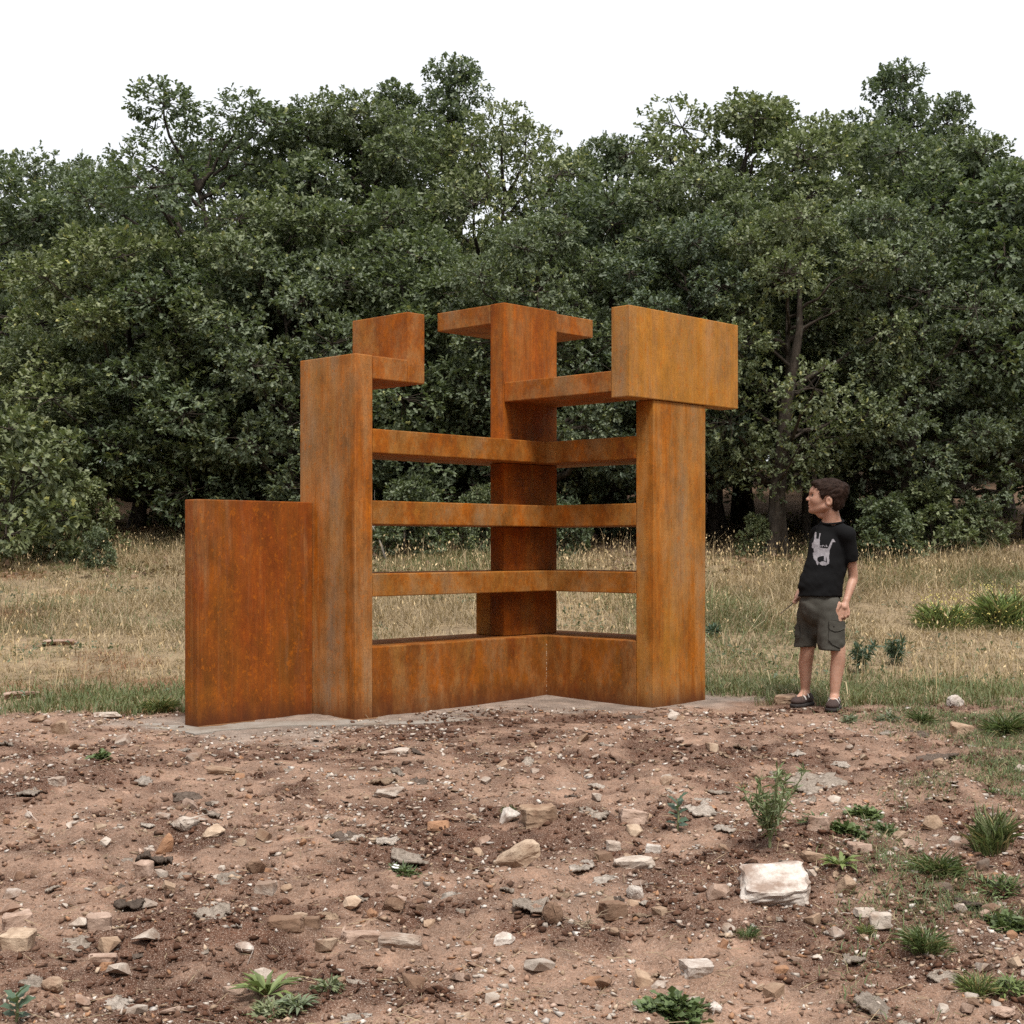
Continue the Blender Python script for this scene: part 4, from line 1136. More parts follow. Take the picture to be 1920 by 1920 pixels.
def weed(kind, x, y, w, h, label, seed):
    r = np.random.default_rng(seed)
    names = {'tuft': 'grass_tuft', 'sedge': 'grass_tuft', 'mat': 'creeping_weed', 'feather': 'feathery_weed', 'rosette': 'rosette_weed', 'strap': 'strap_leaved_weed',
             'broad': 'broad_leaved_weed', 'spiny': 'spiny_weed', 'thistle': 'thistle', 'bloom': 'flowering_grass', 'flower': 'flowering_weed'}
    z = hz(x, y)
    o = empty(names[kind], (x, y, z), label, 'grass' if kind in ('tuft', 'sedge', 'bloom') else 'weed', 'weeds and tufts')
    def ground_rel(px, py): return height(px + x, py + y) - z
    V = F = C = None
    if kind in ('tuft', 'sedge', 'bloom'):
        n = {'tuft': 420, 'sedge': 260, 'bloom': 1500}[kind]
        n = int(n * min(2.0, max(0.5, w / 0.2))) if kind != 'bloom' else n
        a = r.uniform(0, 6.28, n); rad = (w * 0.5 if kind == 'bloom' else w * 0.46 * (0.6 + 0.4 * np.sin(a * 2 + seed) * np.cos(a * 3))) * r.random(n) ** 0.7
        px, py = np.cos(a) * rad, np.sin(a) * rad
        hh = h * r.uniform(0.45, 1.15, n) * ((0.72 if kind == 'tuft' else 0.85) * (1.15 - 0.6 * rad / (w * 0.5)) if kind != 'bloom' else 0.62 * np.clip(0.8 + 0.8 * noise2(px * 5 + seed, py * 5, 3), 0.2, 1.3) * np.clip(1.25 - rad / (w * 0.5), 0.2, 1))
        out = np.stack([np.cos(a), np.sin(a)], 1) * (0.35 + 0.6 * r.random(n))[:, None] + r.normal(0, 0.25, (n, 2))
        d = np.concatenate([out * (1.0 if kind == 'tuft' else 0.5), r.uniform(0.5, 1.2, (n, 1))], 1)
        col = (GREEN if kind != 'bloom' else np.array([0.25, 0.32, 0.115])) * (0.55 + 0.95 * r.random((n, 1)))
        dry = r.random((n, 1)) < 0.16; col = np.where(dry, np.array([0.34, 0.28, 0.14]), col)
        T_ = NARROW.copy(); T_[:, 1] *= 0.48; T_[2, 2] = -0.22; T_[1, 2] = 0.05
        V, F, C = leaf_arrays(np.stack([px, py, ground_rel(px, py)], 1), d, r.normal(0, 0.35, (n, 3)) + np.array([0, 0, 1.0]), hh * 1.1, col, T_, NF)
        if kind == 'sedge':
            parts = []
            for i in range(16):
                a = r.uniform(0, 6.28); t = np.array([math.cos(a) * w * 0.32, math.sin(a) * w * 0.3, h * r.uniform(0.8, 1.1)])
                parts.append(tube([(0, 0, 0), t * 0.5 + np.array([0, 0, 0.03]), t, t * 1.06 + np.array([0, 0, 0.02])], [0.0016, 0.0013, 0.0035, 0.001], 4))
            v, f = join_arrays(parts); obj('seed_spikes', mesh_data('seed_spikes', v, f, M_STEM), o)
        if kind == 'bloom':
            n = 330; a = r.uniform(0, 6.28, n); rad = w * 0.52 * np.sqrt(r.random(n)); px, py = np.cos(a) * rad, np.sin(a) * rad
            pz = ground_rel(px, py) + h * r.uniform(0.15, 0.85, n)
            v, f, _ = leaf_arrays(np.stack([px, py, pz], 1), r.normal(0, 1, (n, 3)), r.normal(0, 1, (n, 3)) + np.array([0, -0.5, 1.0]), r.uniform(0.012, 0.02, n), np.ones((n, 3)), BROAD, BF)
            fl = obj('flowers', mesh_data('flowers', v, f, M_YEL), o); fl['kind'] = 'stuff'
    elif kind in ('mat', 'feather', 'flower'):
        n = int(260 * min(2.6, max(0.35, w / 0.16)))
        a = r.uniform(0, 6.28, n); rad = w * 0.5 * r.random(n) ** 0.7 * (0.7 + 0.3 * np.sin(a * 3 + seed))
        dep = 0.75
        px, py = np.cos(a) * rad, np.sin(a) * rad * dep
        pz = ground_rel(px, py) + r.uniform(0.0, min(0.05, h * 0.45), n) * (1 - rad / (w * 0.55))
        d = np.stack([np.cos(a), np.sin(a), r.uniform(0, 0.8, n)], 1) + r.normal(0, 0.7, (n, 3)) * np.array([1, 1, 0.4])
        base = GREYG if kind == 'feather' else GREEN
        col = base * (0.55 + 0.9 * r.random((n, 1)))
        L = r.uniform(0.018, 0.045, n) * (1.0 if kind != 'feather' else 0.95)
        V, F, C = leaf_arrays(np.stack([px, py, pz], 1), d, r.normal(0, 0.4, (n, 3)) + np.array([0, 0, 1.0]), L, col, *( (LT, LF) if kind == 'mat' and seed % 2 else (NARROW * np.array([1, 1.7, 1]), NF)))
        if kind == 'flower':
            n = 8; px, py = r.normal(-w * 0.25, w * 0.1, n), r.normal(0, w * 0.1, n)
            v, f, _ = leaf_arrays(np.stack([px, py, ground_rel(px, py) + 0.02], 1), r.normal(0, 1, (n, 3)) * np.array([1, 1, 0.2]), np.tile((0, -0.4, 1.0), (n, 1)), np.full(n, 0.016), np.ones((n, 3)), BROAD, BF)
            obj('flowers', mesh_data('flowers', v, f, M_WHT), o)['kind'] = 'stuff'
    elif kind in ('rosette', 'strap'):
        n = 26 if kind == 'rosette' else 30
        a = np.arange(n) * 2.39996 + r.normal(0, 0.2, n)
        up = r.uniform(0.10, 0.9, n) if kind == 'rosette' else r.uniform(0.25, 1.3, n)
        d = np.stack([np.cos(a), np.sin(a), up], 1)
        base = GREYG if 'silvery' in label else GREEN
        col = base * (0.8 + 0.6 * r.random((n, 1)))
        L = w * r.uniform(0.38, 0.62, n)
        T_ = NARROW * np.array([1, 1.9, 1]); T_[2, 2] = -0.22
        V, F, C = leaf_arrays(np.stack([np.cos(a) * 0.006, np.sin(a) * 0.006, np.full(n, 0.004)], 1), d, np.tile((0, 0, 1.0), (n, 1)) + r.normal(0, 0.2, (n, 3)), L, col, T_, NF)
    elif kind == 'broad':
        n = 11
        zz = np.linspace(0.15, 1.0, n) * h * 0.8
        a = np.arange(n) * 2.39996 + 0.6
        d = np.stack([np.cos(a), np.sin(a), np.linspace(0.15, 1.1, n)], 1)
        col = BLUEG * (0.85 + 0.6 * r.random((n, 1)))
        V, F, C = leaf_arrays(np.stack([0 * a, 0 * a, zz], 1), d, np.tile((0, -0.3, 1.0), (n, 1)) + r.normal(0, 0.15, (n, 3)), np.full(n, max(0.05, w * 0.62)) * r.uniform(0.75, 1.1, n), col, BROAD, BF)
        v, f = tube([(0, 0, -0.01), (0.004, 0, h * 0.4), (0, 0.004, h * 0.85)], [0.005, 0.004, 0.002], 6)
        obj('stem', mesh_data('stem', v, f, M_STEM, smooth=True), o)
    else:                                                     # spiny plants and thistles
        parts, P_, D_ = [], [], []
        nb = 13 if kind == 'spiny' else 8
        for i in range(nb):
            a = i * 2.39996; lean = r.uniform(0.1, 0.55) * w
            tip = np.array([math.cos(a) * lean, math.sin(a) * lean, h * r.uniform(0.45, 1.0)])
            root = np.array([0, 0, 0]) + tip * np.array([0.0, 0.0, r.uniform(0.05, 0.45)])
            md = (root + tip) / 2 + np.array([tip[0] * 0.12, tip[1] * 0.12, 0.0])
            parts.append(tube([root, md, tip], [0.0042, 0.003, 0.0018], 5))
            for t in np.linspace(0.25, 1, 7):
                q = (1 - t) ** 2 * root + 2 * t * (1 - t) * md + t * t * tip
                for _ in range(6 if t < 1 else 11):
                    P_.append(q); D_.append(r.normal(0, 1, 3) + np.array([0, 0, 0.5]))
        parts.append(tube([(0, 0, -0.01), (0, 0, h * 0.3), (0.004, 0, h * 0.55)], [0.006, 0.005, 0.003], 6))
        v, f = join_arrays(parts); obj('stem', mesh_data('stem', v, f, M_STEM, smooth=True), o)
        n = len(P_); col = (np.array([0.17, 0.215, 0.105]) if kind == 'spiny' else BLUEG) * (0.65 + 0.7 * r.random((n, 1)))
        V, F, C = leaf_arrays(np.array(P_), np.array(D_), r.normal(0, 1, (n, 3)) + np.array([0, 0, 0.6]), r.uniform(0.025, 0.05, n) * (1.0 if kind == 'spiny' else 1.6), col, NARROW * np.array([1, 1.5, 1]), NF)
    lv = obj('leaves' if kind not in ('tuft', 'sedge', 'bloom') else 'blades', mesh_data('leaves', V, F, M_WEED, C), o)
    lv['kind'] = 'stuff'
    return o

for i, (x, y, w, h, kind, label) in enumerate(PLANTS):
    weed(kind, x, y, w, h, label, 700 + i)

# tangle of dry roots in the middle foreground
parts = []
r = np.random.default_rng(71)
for i in range(26):
    p = np.array([r.normal(0, 0.03), r.normal(0, 0.03), 0.0]); path = [p]
    d = np.array([r.normal(0, 1), r.normal(0, 1), r.uniform(0.1, 0.9)]); d /= np.linalg.norm(d)
    for _ in range(5):
        d = d + r.normal(0, 0.45, 3) + np.array([0, 0, -0.18]); d /= np.linalg.norm(d)
        p = p + d * 0.022; path.append(p.copy())
    path = np.array(path); path[:, 2] = np.maximum(path[:, 2], 0.002)
    parts.append(tube(path, np.linspace(0.0016, 0.0007, 6), 4))
v, f = join_arrays(parts)
rx, ry = 0.225, 4.62
tag(obj('dry_roots', mesh_data('dry_roots', v, f, M_ROOT), None, (rx, ry, hz(rx, ry))), 'tangle of thin dry roots beside the rounded brown stone', 'roots')

# ------------------------------------------------------------------ shrubs and undergrowth at the edge of the wood
SH = [(-5.75, 16.6, 2.45, 0.3, 1.0, 'grey-green oak shrub at the left edge of the picture'),
      (-5.20, 17.6, 1.75, 1.9, 0.95, 'smaller oak shrub beside the one at the left edge'),
      (-4.55, 16.0, 1.18, 4.0, 0.8, 'lowest little shrub in the dry grass at left'),
      (-3.60, 19.8, 2.55, 3.0, 1.2, 'dark shrub in the shade above the red low panel'),
      (-1.25, 17.0, 1.75, 0.9, 1.0, 'leafy shrub seen through the rails left of the column'),
      (-0.30, 17.3, 1.70, 2.4, 0.9, 'shrub seen through the rails just left of the column'),
      (0.62, 17.0, 1.55, 5.0, 0.8, 'low shrub seen through the rails right of the column'),
      (2.85, 17.0, 1.35, 5.5, 0.9, 'dark low shrub between the steel post and the child'),
      (4.25, 16.7, 1.55, 1.0, 1.1, 'dark undergrowth shrub directly right of the child'),
      (4.95, 17.1, 1.75, 2.2, 1.1, 'shrub at the foot of the dark leaning trunk on the right'),
      (5.60, 17.4, 1.60, 4.6, 1.0, 'rightmost shrub at the foot of the wood')]
for x, y, top, rz, spread, label in SH:
    plant_tree('oak_shrub', 'shrub', x, y, top, rz, label, 'shrub', 'shrubs at the foot of the wood', spread)

# bare trunks standing in the shade
def bare_trunk(x, y, h, r0, lean, seed, label):
    r = np.random.default_rng(seed)
    o = empty('sapling', (x, y, hz(x, y) - 0.05), label, 'tree', 'thin trunks in the shade')
    t = np.linspace(0, 1, 9); w = np.cumsum(r.normal(0, 0.03, (9, 2)), 0)
    path = np.stack([lean * t * h + w[:, 0], w[:, 1], t * h], 1)
    v, f = tube(path, r0 * (1 - 0.97 * t ** 2), 8)
    obj('trunk', mesh_data('trunk', v, f, M_BARK, smooth=True), o)
    parts = []
    for i in range(7):
        s = path[2 + i % 6]; a = r.uniform(0, 6.28); L = r.uniform(0.4, 0.9)
        e = s + np.array([math.cos(a) * L, math.sin(a) * L, r.uniform(0.0, 0.5)])
        parts.append(tube([s, (s + e) / 2 + r.normal(0, 0.08, 3), e], [r0 * 0.25, r0 * 0.15, 0.004], 5))
    v, f = join_arrays(parts)
    obj('twigs', mesh_data('twigs', v, f, M_BARK, smooth=True), o)['kind'] = 'stuff'
BT = [(0.80, 18.6, 3.6, 0.055, 0.03, 'thin trunk seen through the rails, nearest the column'), (1.00, 19.4, 3.8, 0.06, -0.04, 'thin trunk seen through the rails, second from the column'),
      (1.30, 18.9, 3.6, 0.05, 0.05, 'thin trunk seen through the rails, nearest the steel post'), (2.62, 18.8, 3.8, 0.07, 0.02, 'dark trunk just right of the steel post'),
      (2.95, 16.95, 3.6, 0.10, 0.10, 'lichen-grey leaning trunk between the steel post and the child'), (3.75, 18.4, 3.6, 0.06, 0.04, 'slim trunk close behind the child'),
      (4.62, 17.6, 3.4, 0.075, 0.14, 'dark trunk leaning right, right of the child'), (5.35, 18.8, 3.6, 0.06, 0.12, 'slim dark trunk near the right edge of the wood')]
for i, (x, y, h, r0, lean, label) in enumerate(BT):
    bare_trunk(x, y, h, r0, lean, 800 + i, label)

# dead pale branch behind the rails
r = np.random.default_rng(91); parts = []
def fork(p, d, L, rad, depth):
    pts = [p]
    for _ in range(4):
        d = d + r.normal(0, 0.22, 3); d /= np.linalg.norm(d); pts.append(pts[-1] + d * L / 4)
    parts.append(tube(pts, np.linspace(rad, rad * 0.5, 5), 5))
    if depth:
        for k in (2, 3, 4):
            dd = d + r.normal(0, 0.7, 3); fork(pts[k], dd / np.linalg.norm(dd), L * 0.55, rad * 0.5, depth - 1)
fork(np.array([0, 0, 0.0]), np.array([-0.25, 0, 1.0]), 0.8, 0.014, 2)
v, f = join_arrays(parts)
m = Mat('dead_wood'); m.color((0.26, 0.23, 0.20)).rough(0.9); M_DEAD = m.m
tag(obj('dead_branch', mesh_data('dead_branch', v, f, M_DEAD, smooth=True), None, (-1.45, 16.7, hz(-1.45, 16.7) - 0.03)), 'bare pale dead branch seen through the rails beside the tall plate', 'branch')

# ------------------------------------------------------------------ the child
class Field:
    """signed distance grid that takes shapes by smooth union / subtraction, then is skinned"""
    def __init__(s, lo, hi, h):
        s.lo = np.array(lo, float); s.h = h
        s.n = np.ceil((np.array(hi) - s.lo) / h).astype(int) + 1
        s.d = np.full(s.n, 1.0, np.float32)
    def sub(s, lo, hi):
        a = np.clip(np.floor((np.array(lo) - s.lo) / s.h).astype(int), 0, s.n); b = np.clip(np.ceil((np.array(hi) - s.lo) / s.h).astype(int) + 1, 0, s.n)
        sl = tuple(slice(i, j) for i, j in zip(a, b))
        ax = [s.lo[k] + s.h * np.arange(a[k], b[k]) for k in range(3)]
        return sl, np.stack(np.meshgrid(*ax, indexing='ij'), -1)
    def put(s, fn, lo, hi, k=0.01, op='+'):
        m = k + 3 * s.h
        sl, P = s.sub(np.array(lo) - m, np.array(hi) + m)
        if P.size == 0: return
        d1 = s.d[sl]; d2 = fn(P)
        if op == '+':
            t = np.clip(0.5 + 0.5 * (d2 - d1) / k, 0, 1); s.d[sl] = d2 * (1 - t) + d1 * t - k * t * (1 - t)
        else:
            d2 = -d2; t = np.clip(0.5 - 0.5 * (d2 - d1) / k, 0, 1); s.d[sl] = d2 * (1 - t) + d1 * t + k * t * (1 - t)
    def cone(s, a, b, r1, r2, k=0.01, op='+', M=None):
        """tapered capsule; M squeezes space for oval sections"""
        a = np.array(a, float); b = np.array(b, float); R = max(r1, r2) * (1.6 if M is not None else 1.0)
        def fn(P):
            p = P - a; ab = b - a
            if M is not None: p = p @ M.T; ab = M @ ab
            t = np.clip((p @ ab) / (ab @ ab + 1e-12), 0, 1)
            return np.linalg.norm(p - t[..., None] * ab, axis=-1) - (r1 + (r2 - r1) * t)
        s.put(fn, np.minimum(a, b) - R, np.maximum(a, b) + R, k, op)
    def chain(s, pts, rad, k=0.01, M=None):
        for i in range(len(pts) - 1): s.cone(pts[i], pts[i + 1], rad[i], rad[i + 1], k, '+', M)
    def limb(s, pts, rad, k=0.008, n=14):
        """smooth tapering limb through the points"""
        p = np.array(pts, float); q = np.concatenate([[2 * p[0] - p[1]], p, [2 * p[-1] - p[-2]]]); rr = np.array([rad[0]] + list(rad) + [rad[-1]])
        P, R = [], []
        for i in range(len(p) - 1):
            for t in np.linspace(0, 1, n // (len(p) - 1) + 1)[(1 if i else 0):]:
                w = 0.5 * np.array([-t + 2 * t * t - t ** 3, 2 - 5 * t * t + 3 * t ** 3, t + 4 * t * t - 3 * t ** 3, -t * t + t ** 3])
                P.append(w @ q[i:i + 4]); R.append(float(w @ rr[i:i + 4]))
        for i in range(len(P) - 1): s.cone(P[i], P[i + 1], R[i], R[i + 1], 0.002)
    def ell(s, c, r, A=None, k=0.01, op='+'):
        c = np.array(c, float); r = np.array(r, float); A = np.eye(3) if A is None else A
        def fn(P):
            q = (P - c) @ A.T
            k0 = np.linalg.norm(q / r, axis=-1); k1 = np.linalg.norm(q / r ** 2, axis=-1) + 1e-9
            return k0 * (k0 - 1) / k1
        R = r.max(); s.put(fn, c - R, c + R, k, op)
    def all_points(s):
        return s.sub(s.lo, s.lo + s.h * (s.n - 1))
    def skin(s):
        d = s.d; neg = d < 0; nx, ny, nz = d.shape
        cs = [(i, j, k) for i in (0, 1) for j in (0, 1) for k in (0, 1)]
        cv = lambda A, c: A[c[0]:nx - 1 + c[0], c[1]:ny - 1 + c[1], c[2]:nz - 1 + c[2]]
        cnt = sum(cv(neg, c).astype(np.int8) for c in cs)
        act = np.argwhere((cnt > 0) & (cnt < 8))
        idx = -np.ones((nx - 1, ny - 1, nz - 1), np.int32); idx[tuple(act.T)] = np.arange(len(act))
        acc = np.zeros((len(act), 3)); num = np.zeros(len(act))
        for c in cs:
            for ax in range(3):
                if c[ax]: continue
                c2 = list(c); c2[ax] = 1
                d0 = d[tuple((act + c).T)]; d1 = d[tuple((act + c2).T)]
                m_ = (d0 < 0) != (d1 < 0); t = np.where(m_, d0 / np.where(m_, d0 - d1, 1), 0)
                p = np.tile(np.array(c, float), (len(act), 1)); p[:, ax] = t
                acc += p * m_[:, None]; num += m_
        V = s.lo + s.h * (act + acc / num[:, None])
        F = []
        for ax in range(3):
            o = [0, 0, 0]; o[ax] = 1
            A = neg[:nx - o[0], :ny - o[1], :nz - o[2]]; B = neg[o[0]:, o[1]:, o[2]:]
            e = np.argwhere(A != B)
            u, w = [(1, 2), (2, 0), (0, 1)][ax]
            e = e[(e[:, u] > 0) & (e[:, w] > 0) & (e[:, u] < d.shape[u] - 1) & (e[:, w] < d.shape[w] - 1)]
            def cell(du, dw):
                q = e.copy(); q[:, u] -= du; q[:, w] -= dw; return idx[tuple(q.T)]
            f = np.stack([cell(1, 1), cell(0, 1), cell(0, 0), cell(1, 0)], 1)
            fl = ~neg[tuple(e.T)]; f[fl] = f[fl][:, ::-1]; F.append(f)
        return V, np.concatenate(F)

def skin_obj(name, fld, mat, parent, smooth_it=2):
    V, F = fld.skin()
    me = mesh_data(name, V, F, mat, smooth=True)
    o = obj(name, me, parent)
    if smooth_it:
        bm = bmesh.new(); bm.from_mesh(me)
        for _ in range(smooth_it):
            bmesh.ops.smooth_vert(bm, verts=bm.verts, factor=0.5, use_axis_x=True, use_axis_y=True, use_axis_z=True)
        bm.to_mesh(me); bm.free()
    return o

# measured from the picture: u across, v down (at the child's distance), dy metres away from the viewer
KX, KY = 1.902, 8.90
def K(u, v, dy=0.0):
    yy = KY + dy
    return np.array([(u - 960) * yy / 2714.3 - KX, dy, 1.0 - (v - 1022.9) * yy / 2714.3])

person = empty('person', (KX, KY, 0.003), 'child in black t-shirt and grey cargo shorts standing and looking toward the sculpture', 'person')

m = Mat('skin'); n_ = m.noise(m.pos((1, 1, 1), obj_space=True), 26, 4, 0.6)
m.color(m.ramp(n_, [(0.3, (0.42, 0.225, 0.155)), (0.7, (0.50, 0.29, 0.21))])).rough(0.5, 0.4)
m.b.inputs['Subsurface Weight'].default_value = 0.12
m.b.inputs['Subsurface Radius'].default_value = (0.012, 0.005, 0.003)
m.b.inputs['Subsurface Scale'].default_value = 0.6
M_SKIN = m.m
m = Mat('black_cotton'); n_ = m.noise(m.pos(obj_space=True), 400, 3, 0.7)
m.color(m.ramp(n_, [(0.3, (0.006, 0.006, 0.0065)), (0.7, (0.012, 0.012, 0.013))])).rough(0.9, 0.1).bump(n_, 0.15, 0.002)
M_SHIRT = m.m
m = Mat('grey_canvas'); n_ = m.noise(m.pos(obj_space=True), 330, 3, 0.7); n2_ = m.noise(m.pos(obj_space=True), 18, 4, 0.6)
c = m.ramp(n_, [(0.3, (0.048, 0.045, 0.038)), (0.7, (0.085, 0.080, 0.068))])
m.color(m.mix(0.6, c, m.ramp(n2_, [(0.3, 0.75), (0.7, 1.2)]), 'MULTIPLY')).rough(0.9, 0.2).bump(n_, 0.2, 0.002)
M_SHORT = m.m
m = Mat('dark_hair'); n_ = m.noise(m.pos((60, 260, 90), obj_space=True), 1.0, 3, 0.6)
m.color(m.ramp(n_, [(0.3, (0.010, 0.005, 0.0035)), (0.7, (0.042, 0.022, 0.015))])).rough(0.65, 0.12).bump(n_, 0.5, 0.004)
M_HAIR = m.m
m = Mat('brown_suede'); n_ = m.noise(m.pos(obj_space=True), 150, 3, 0.7)
m.color(m.ramp(n_, [(0.3, (0.030, 0.017, 0.014)), (0.7, (0.062, 0.036, 0.030))])).rough(0.85); M_SHOE = m.m
m = Mat('shoe_sole'); m.color((0.030, 0.024, 0.022)).rough(0.8); M_SOLE = m.m
m = Mat('pale_strap'); m.color((0.62, 0.57, 0.53)).rough(0.6); M_STRAP = m.m
m = Mat('eye_white'); m.color((0.6, 0.57, 0.54)).rough(0.2); M_EYE = m.m
m = Mat('iris'); m.color((0.02, 0.012, 0.008)).rough(0.15); M_IRIS = m.m
m = Mat('print_grey'); n_ = m.noise(m.pos(obj_space=True), 60, 4, 0.7)
m.color(m.ramp(n_, [(0.3, (0.17, 0.155, 0.175)), (0.7, (0.33, 0.31, 0.325))])).rough(0.8); M_PRINT = m.m
m = Mat('lip'); m.color((0.44, 0.15, 0.125)).rough(0.45); M_LIP = m.m

# head frame: f forward (profile to the left of the view), l the child's left (toward the viewer), w up
HEAD = K(1552.5, 942.0, 0.0)
yaw = -0.17
ef = np.array([-math.cos(yaw), -math.sin(yaw), 0.0]); el = np.array([math.sin(yaw), -math.cos(yaw), 0.0]); ew = np.array([0, 0, 1.0])
AH = np.stack([ef, el, ew])
HD = lambda f, l, w: HEAD + f * ef + l * el + w * ew

B = Field((-0.30, -0.40, -0.02), (0.36, 0.36, 1.46), 0.0044)
# skull, face
B.ell(HD(0.000, 0, 0.058), (0.108, 0.073, 0.084), AH, 0.01)
B.ell(HD(0.050, 0, 0.012), (0.062, 0.058, 0.072), AH, 0.022)
B.ell(HD(0.066, 0, -0.020), (0.043, 0.045, 0.044), AH, 0.020)
B.cone(HD(0.012, 0.048, -0.030), HD(0.094, 0.012, -0.050), 0.020, 0.019, 0.018)
B.cone(HD(0.012, -0.048, -0.030), HD(0.094, -0.012, -0.050), 0.020, 0.019, 0.018)
B.cone(HD(0.090, 0, 0.060), HD(0.088, 0, 0.066), 0.020, 0.020, 0.018)
B.cone(HD(0.100, 0, 0.044), HD(0.1215, 0, 0.0185), 0.0080, 0.0095, 0.006)        # nose bridge to tip
B.ell(HD(0.1245, 0, 0.0160), (0.0105, 0.0100, 0.0085), AH, 0.005)
for s_ in (-1, 1):
    B.ell(HD(0.109, 0.011 * s_, 0.011), (0.010, 0.0065, 0.007), AH, 0.006)
    B.ell(HD(0.066, 0.034 * s_, 0.008), (0.034, 0.024, 0.026), AH, 0.018)          # cheeks
B.cone(HD(0.1085, 0.010, -0.008), HD(0.1085, -0.010, -0.008), 0.0105, 0.0105, 0.007)   # upper lip
B.cone(HD(0.1070, 0.009, -0.029), HD(0.1070, -0.009, -0.029), 0.0105, 0.0105, 0.007)   # lower lip
B.ell(HD(0.1015, 0, -0.053), (0.0165, 0.018, 0.014), AH, 0.009)
B.cone(HD(0.119, 0.016, -0.0192), HD(0.119, -0.016, -0.0192), 0.0055, 0.0055, 0.003, '-')
B.cone(HD(0.122, 0.012, -0.0410), HD(0.122, -0.012, -0.0410), 0.0060, 0.0060, 0.006, '-')
for s_ in (-1, 1):
    B.ell(HD(0.103, 0.031 * s_, 0.040), (0.014, 0.015, 0.010), AH, 0.010, '-')
# ears
for s_ in (-1, 1):
    B.ell(HD(-0.003, 0.073 * s_, 0.002), (0.021, 0.0085, 0.030), AH, 0.006)
    B.ell(HD(0.001, 0.086 * s_, 0.004), (0.0125, 0.0115, 0.020), AH, 0.003, '-')
# neck and trunk (under the clothes)
NB = K(1557, 985, 0.02)
B.cone(HD(-0.006, 0, -0.030), NB, 0.041, 0.050, 0.010)
B.cone(HD(-0.018, 0, -0.06), K(1562, 992, 0.04), 0.040, 0.052, 0.015)
B.cone(HD(-0.028, 0, -0.058), K(1567.5, 986, 0.04), 0.032, 0.038, 0.015)
B.cone(HD(0.080, 0, -0.050), HD(0.042, 0, -0.080), 0.016, 0.022, 0.012)
by_ = 0.22
Rb = np.array([[math.cos(by_), math.sin(by_), 0], [-math.sin(by_), math.cos(by_), 0], [0, 0, 1]])
MB_ = np.diag([1.0, 1.45, 1.0]) @ Rb
B.chain([K(1559, 1000, 0.03), K(1553, 1050, 0.02), K(1540, 1095, 0.0), K(1537, 1135, 0.0)], [0.088, 0.090, 0.088, 0.095], 0.02, MB_)
SHL, SHR = K(1589, 1003, -0.035), K(1534, 1001, 0.11)
B.chain([K(1559, 990, 0.03), SHL], [0.05, 0.042], 0.02); B.chain([K(1559, 990, 0.03), SHR], [0.05, 0.042], 0.02)
# left arm (nearer the viewer)
EL, WL = K(1599.5, 1083, 0.02), K(1586.5, 1127, -0.055)
B.limb([SHL, (SHL + EL) / 2 + np.array([0.002, 0, 0]), EL, EL * 0.60 + WL * 0.40 + np.array([0.002, 0, 0]), WL], [0.042, 0.033, 0.0285, 0.0275, 0.0205], 0.008, 28)
# left hand, back of the hand to the viewer, fingers curling in
HC = K(1583, 1139, -0.075)
B.cone(WL, HC, 0.0195, 0.020, 0.008)
for i, (u, v, L) in enumerate(((1574.0, 1148.5, 1.0), (1580.0, 1150.5, 1.08), (1586.0, 1150.5, 1.0), (1591.5, 1148.0, 0.85))):
    kn = K(u, v, -0.082)
    B.cone(K(1583 + (u - 1583) * 0.55, 1134, -0.070), kn, 0.0115, 0.0088, 0.006)
    j1 = kn + np.array([-0.003, -0.004, -0.023 * L]); j2 = j1 + np.array([-0.002, 0.012, -0.013 * L]); j3 = j2 + np.array([0, 0.013, 0.002])
    B.chain([kn, j1, j2, j3], [0.0084, 0.0076, 0.0070, 0.0062], 0.0025)
t0 = K(1575, 1134, -0.085); t1 = K(1570, 1143, -0.092); t2 = K(1569.5, 1151, -0.090)
B.chain([t0, t1, t2], [0.0125, 0.0092, 0.0075], 0.004)
# right arm, mostly behind the body, holding a stick
ER, WR = K(1523, 1078, 0.19), K(1499, 1112, 0.12)
B.chain([SHR, (SHR + ER) / 2, ER], [0.042, 0.034, 0.028], 0.01)
B.chain([ER, WR], [0.028, 0.0195], 0.01)
HR = K(1495, 1121, 0.09)
B.cone(WR, HR, 0.019, 0.020, 0.008)
sdir = (K(1467, 1150, 0.02) - HR); sdir /= np.linalg.norm(sdir)
for i in range(4):
    c0 = HR + np.array([0.010, 0.0, -0.004]) + sdir * (-0.012 + 0.014 * i)
    B.chain([c0 + np.array([0.004, 0.006, 0.006]), c0 + np.array([-0.014, 0.004, 0.000]), c0 + np.array([-0.018, -0.012, -0.008]), c0 + np.array([-0.004, -0.018, -0.012])], [0.0085, 0.008, 0.0075, 0.0065], 0.002)
B.chain([HR + np.array([0.006, -0.012, 0.006]), HR + np.array([-0.006, -0.022, -0.004]), HR + sdir * 0.03 + np.array([-0.002, -0.016, 0.002])], [0.0105, 0.009, 0.0075], 0.003)
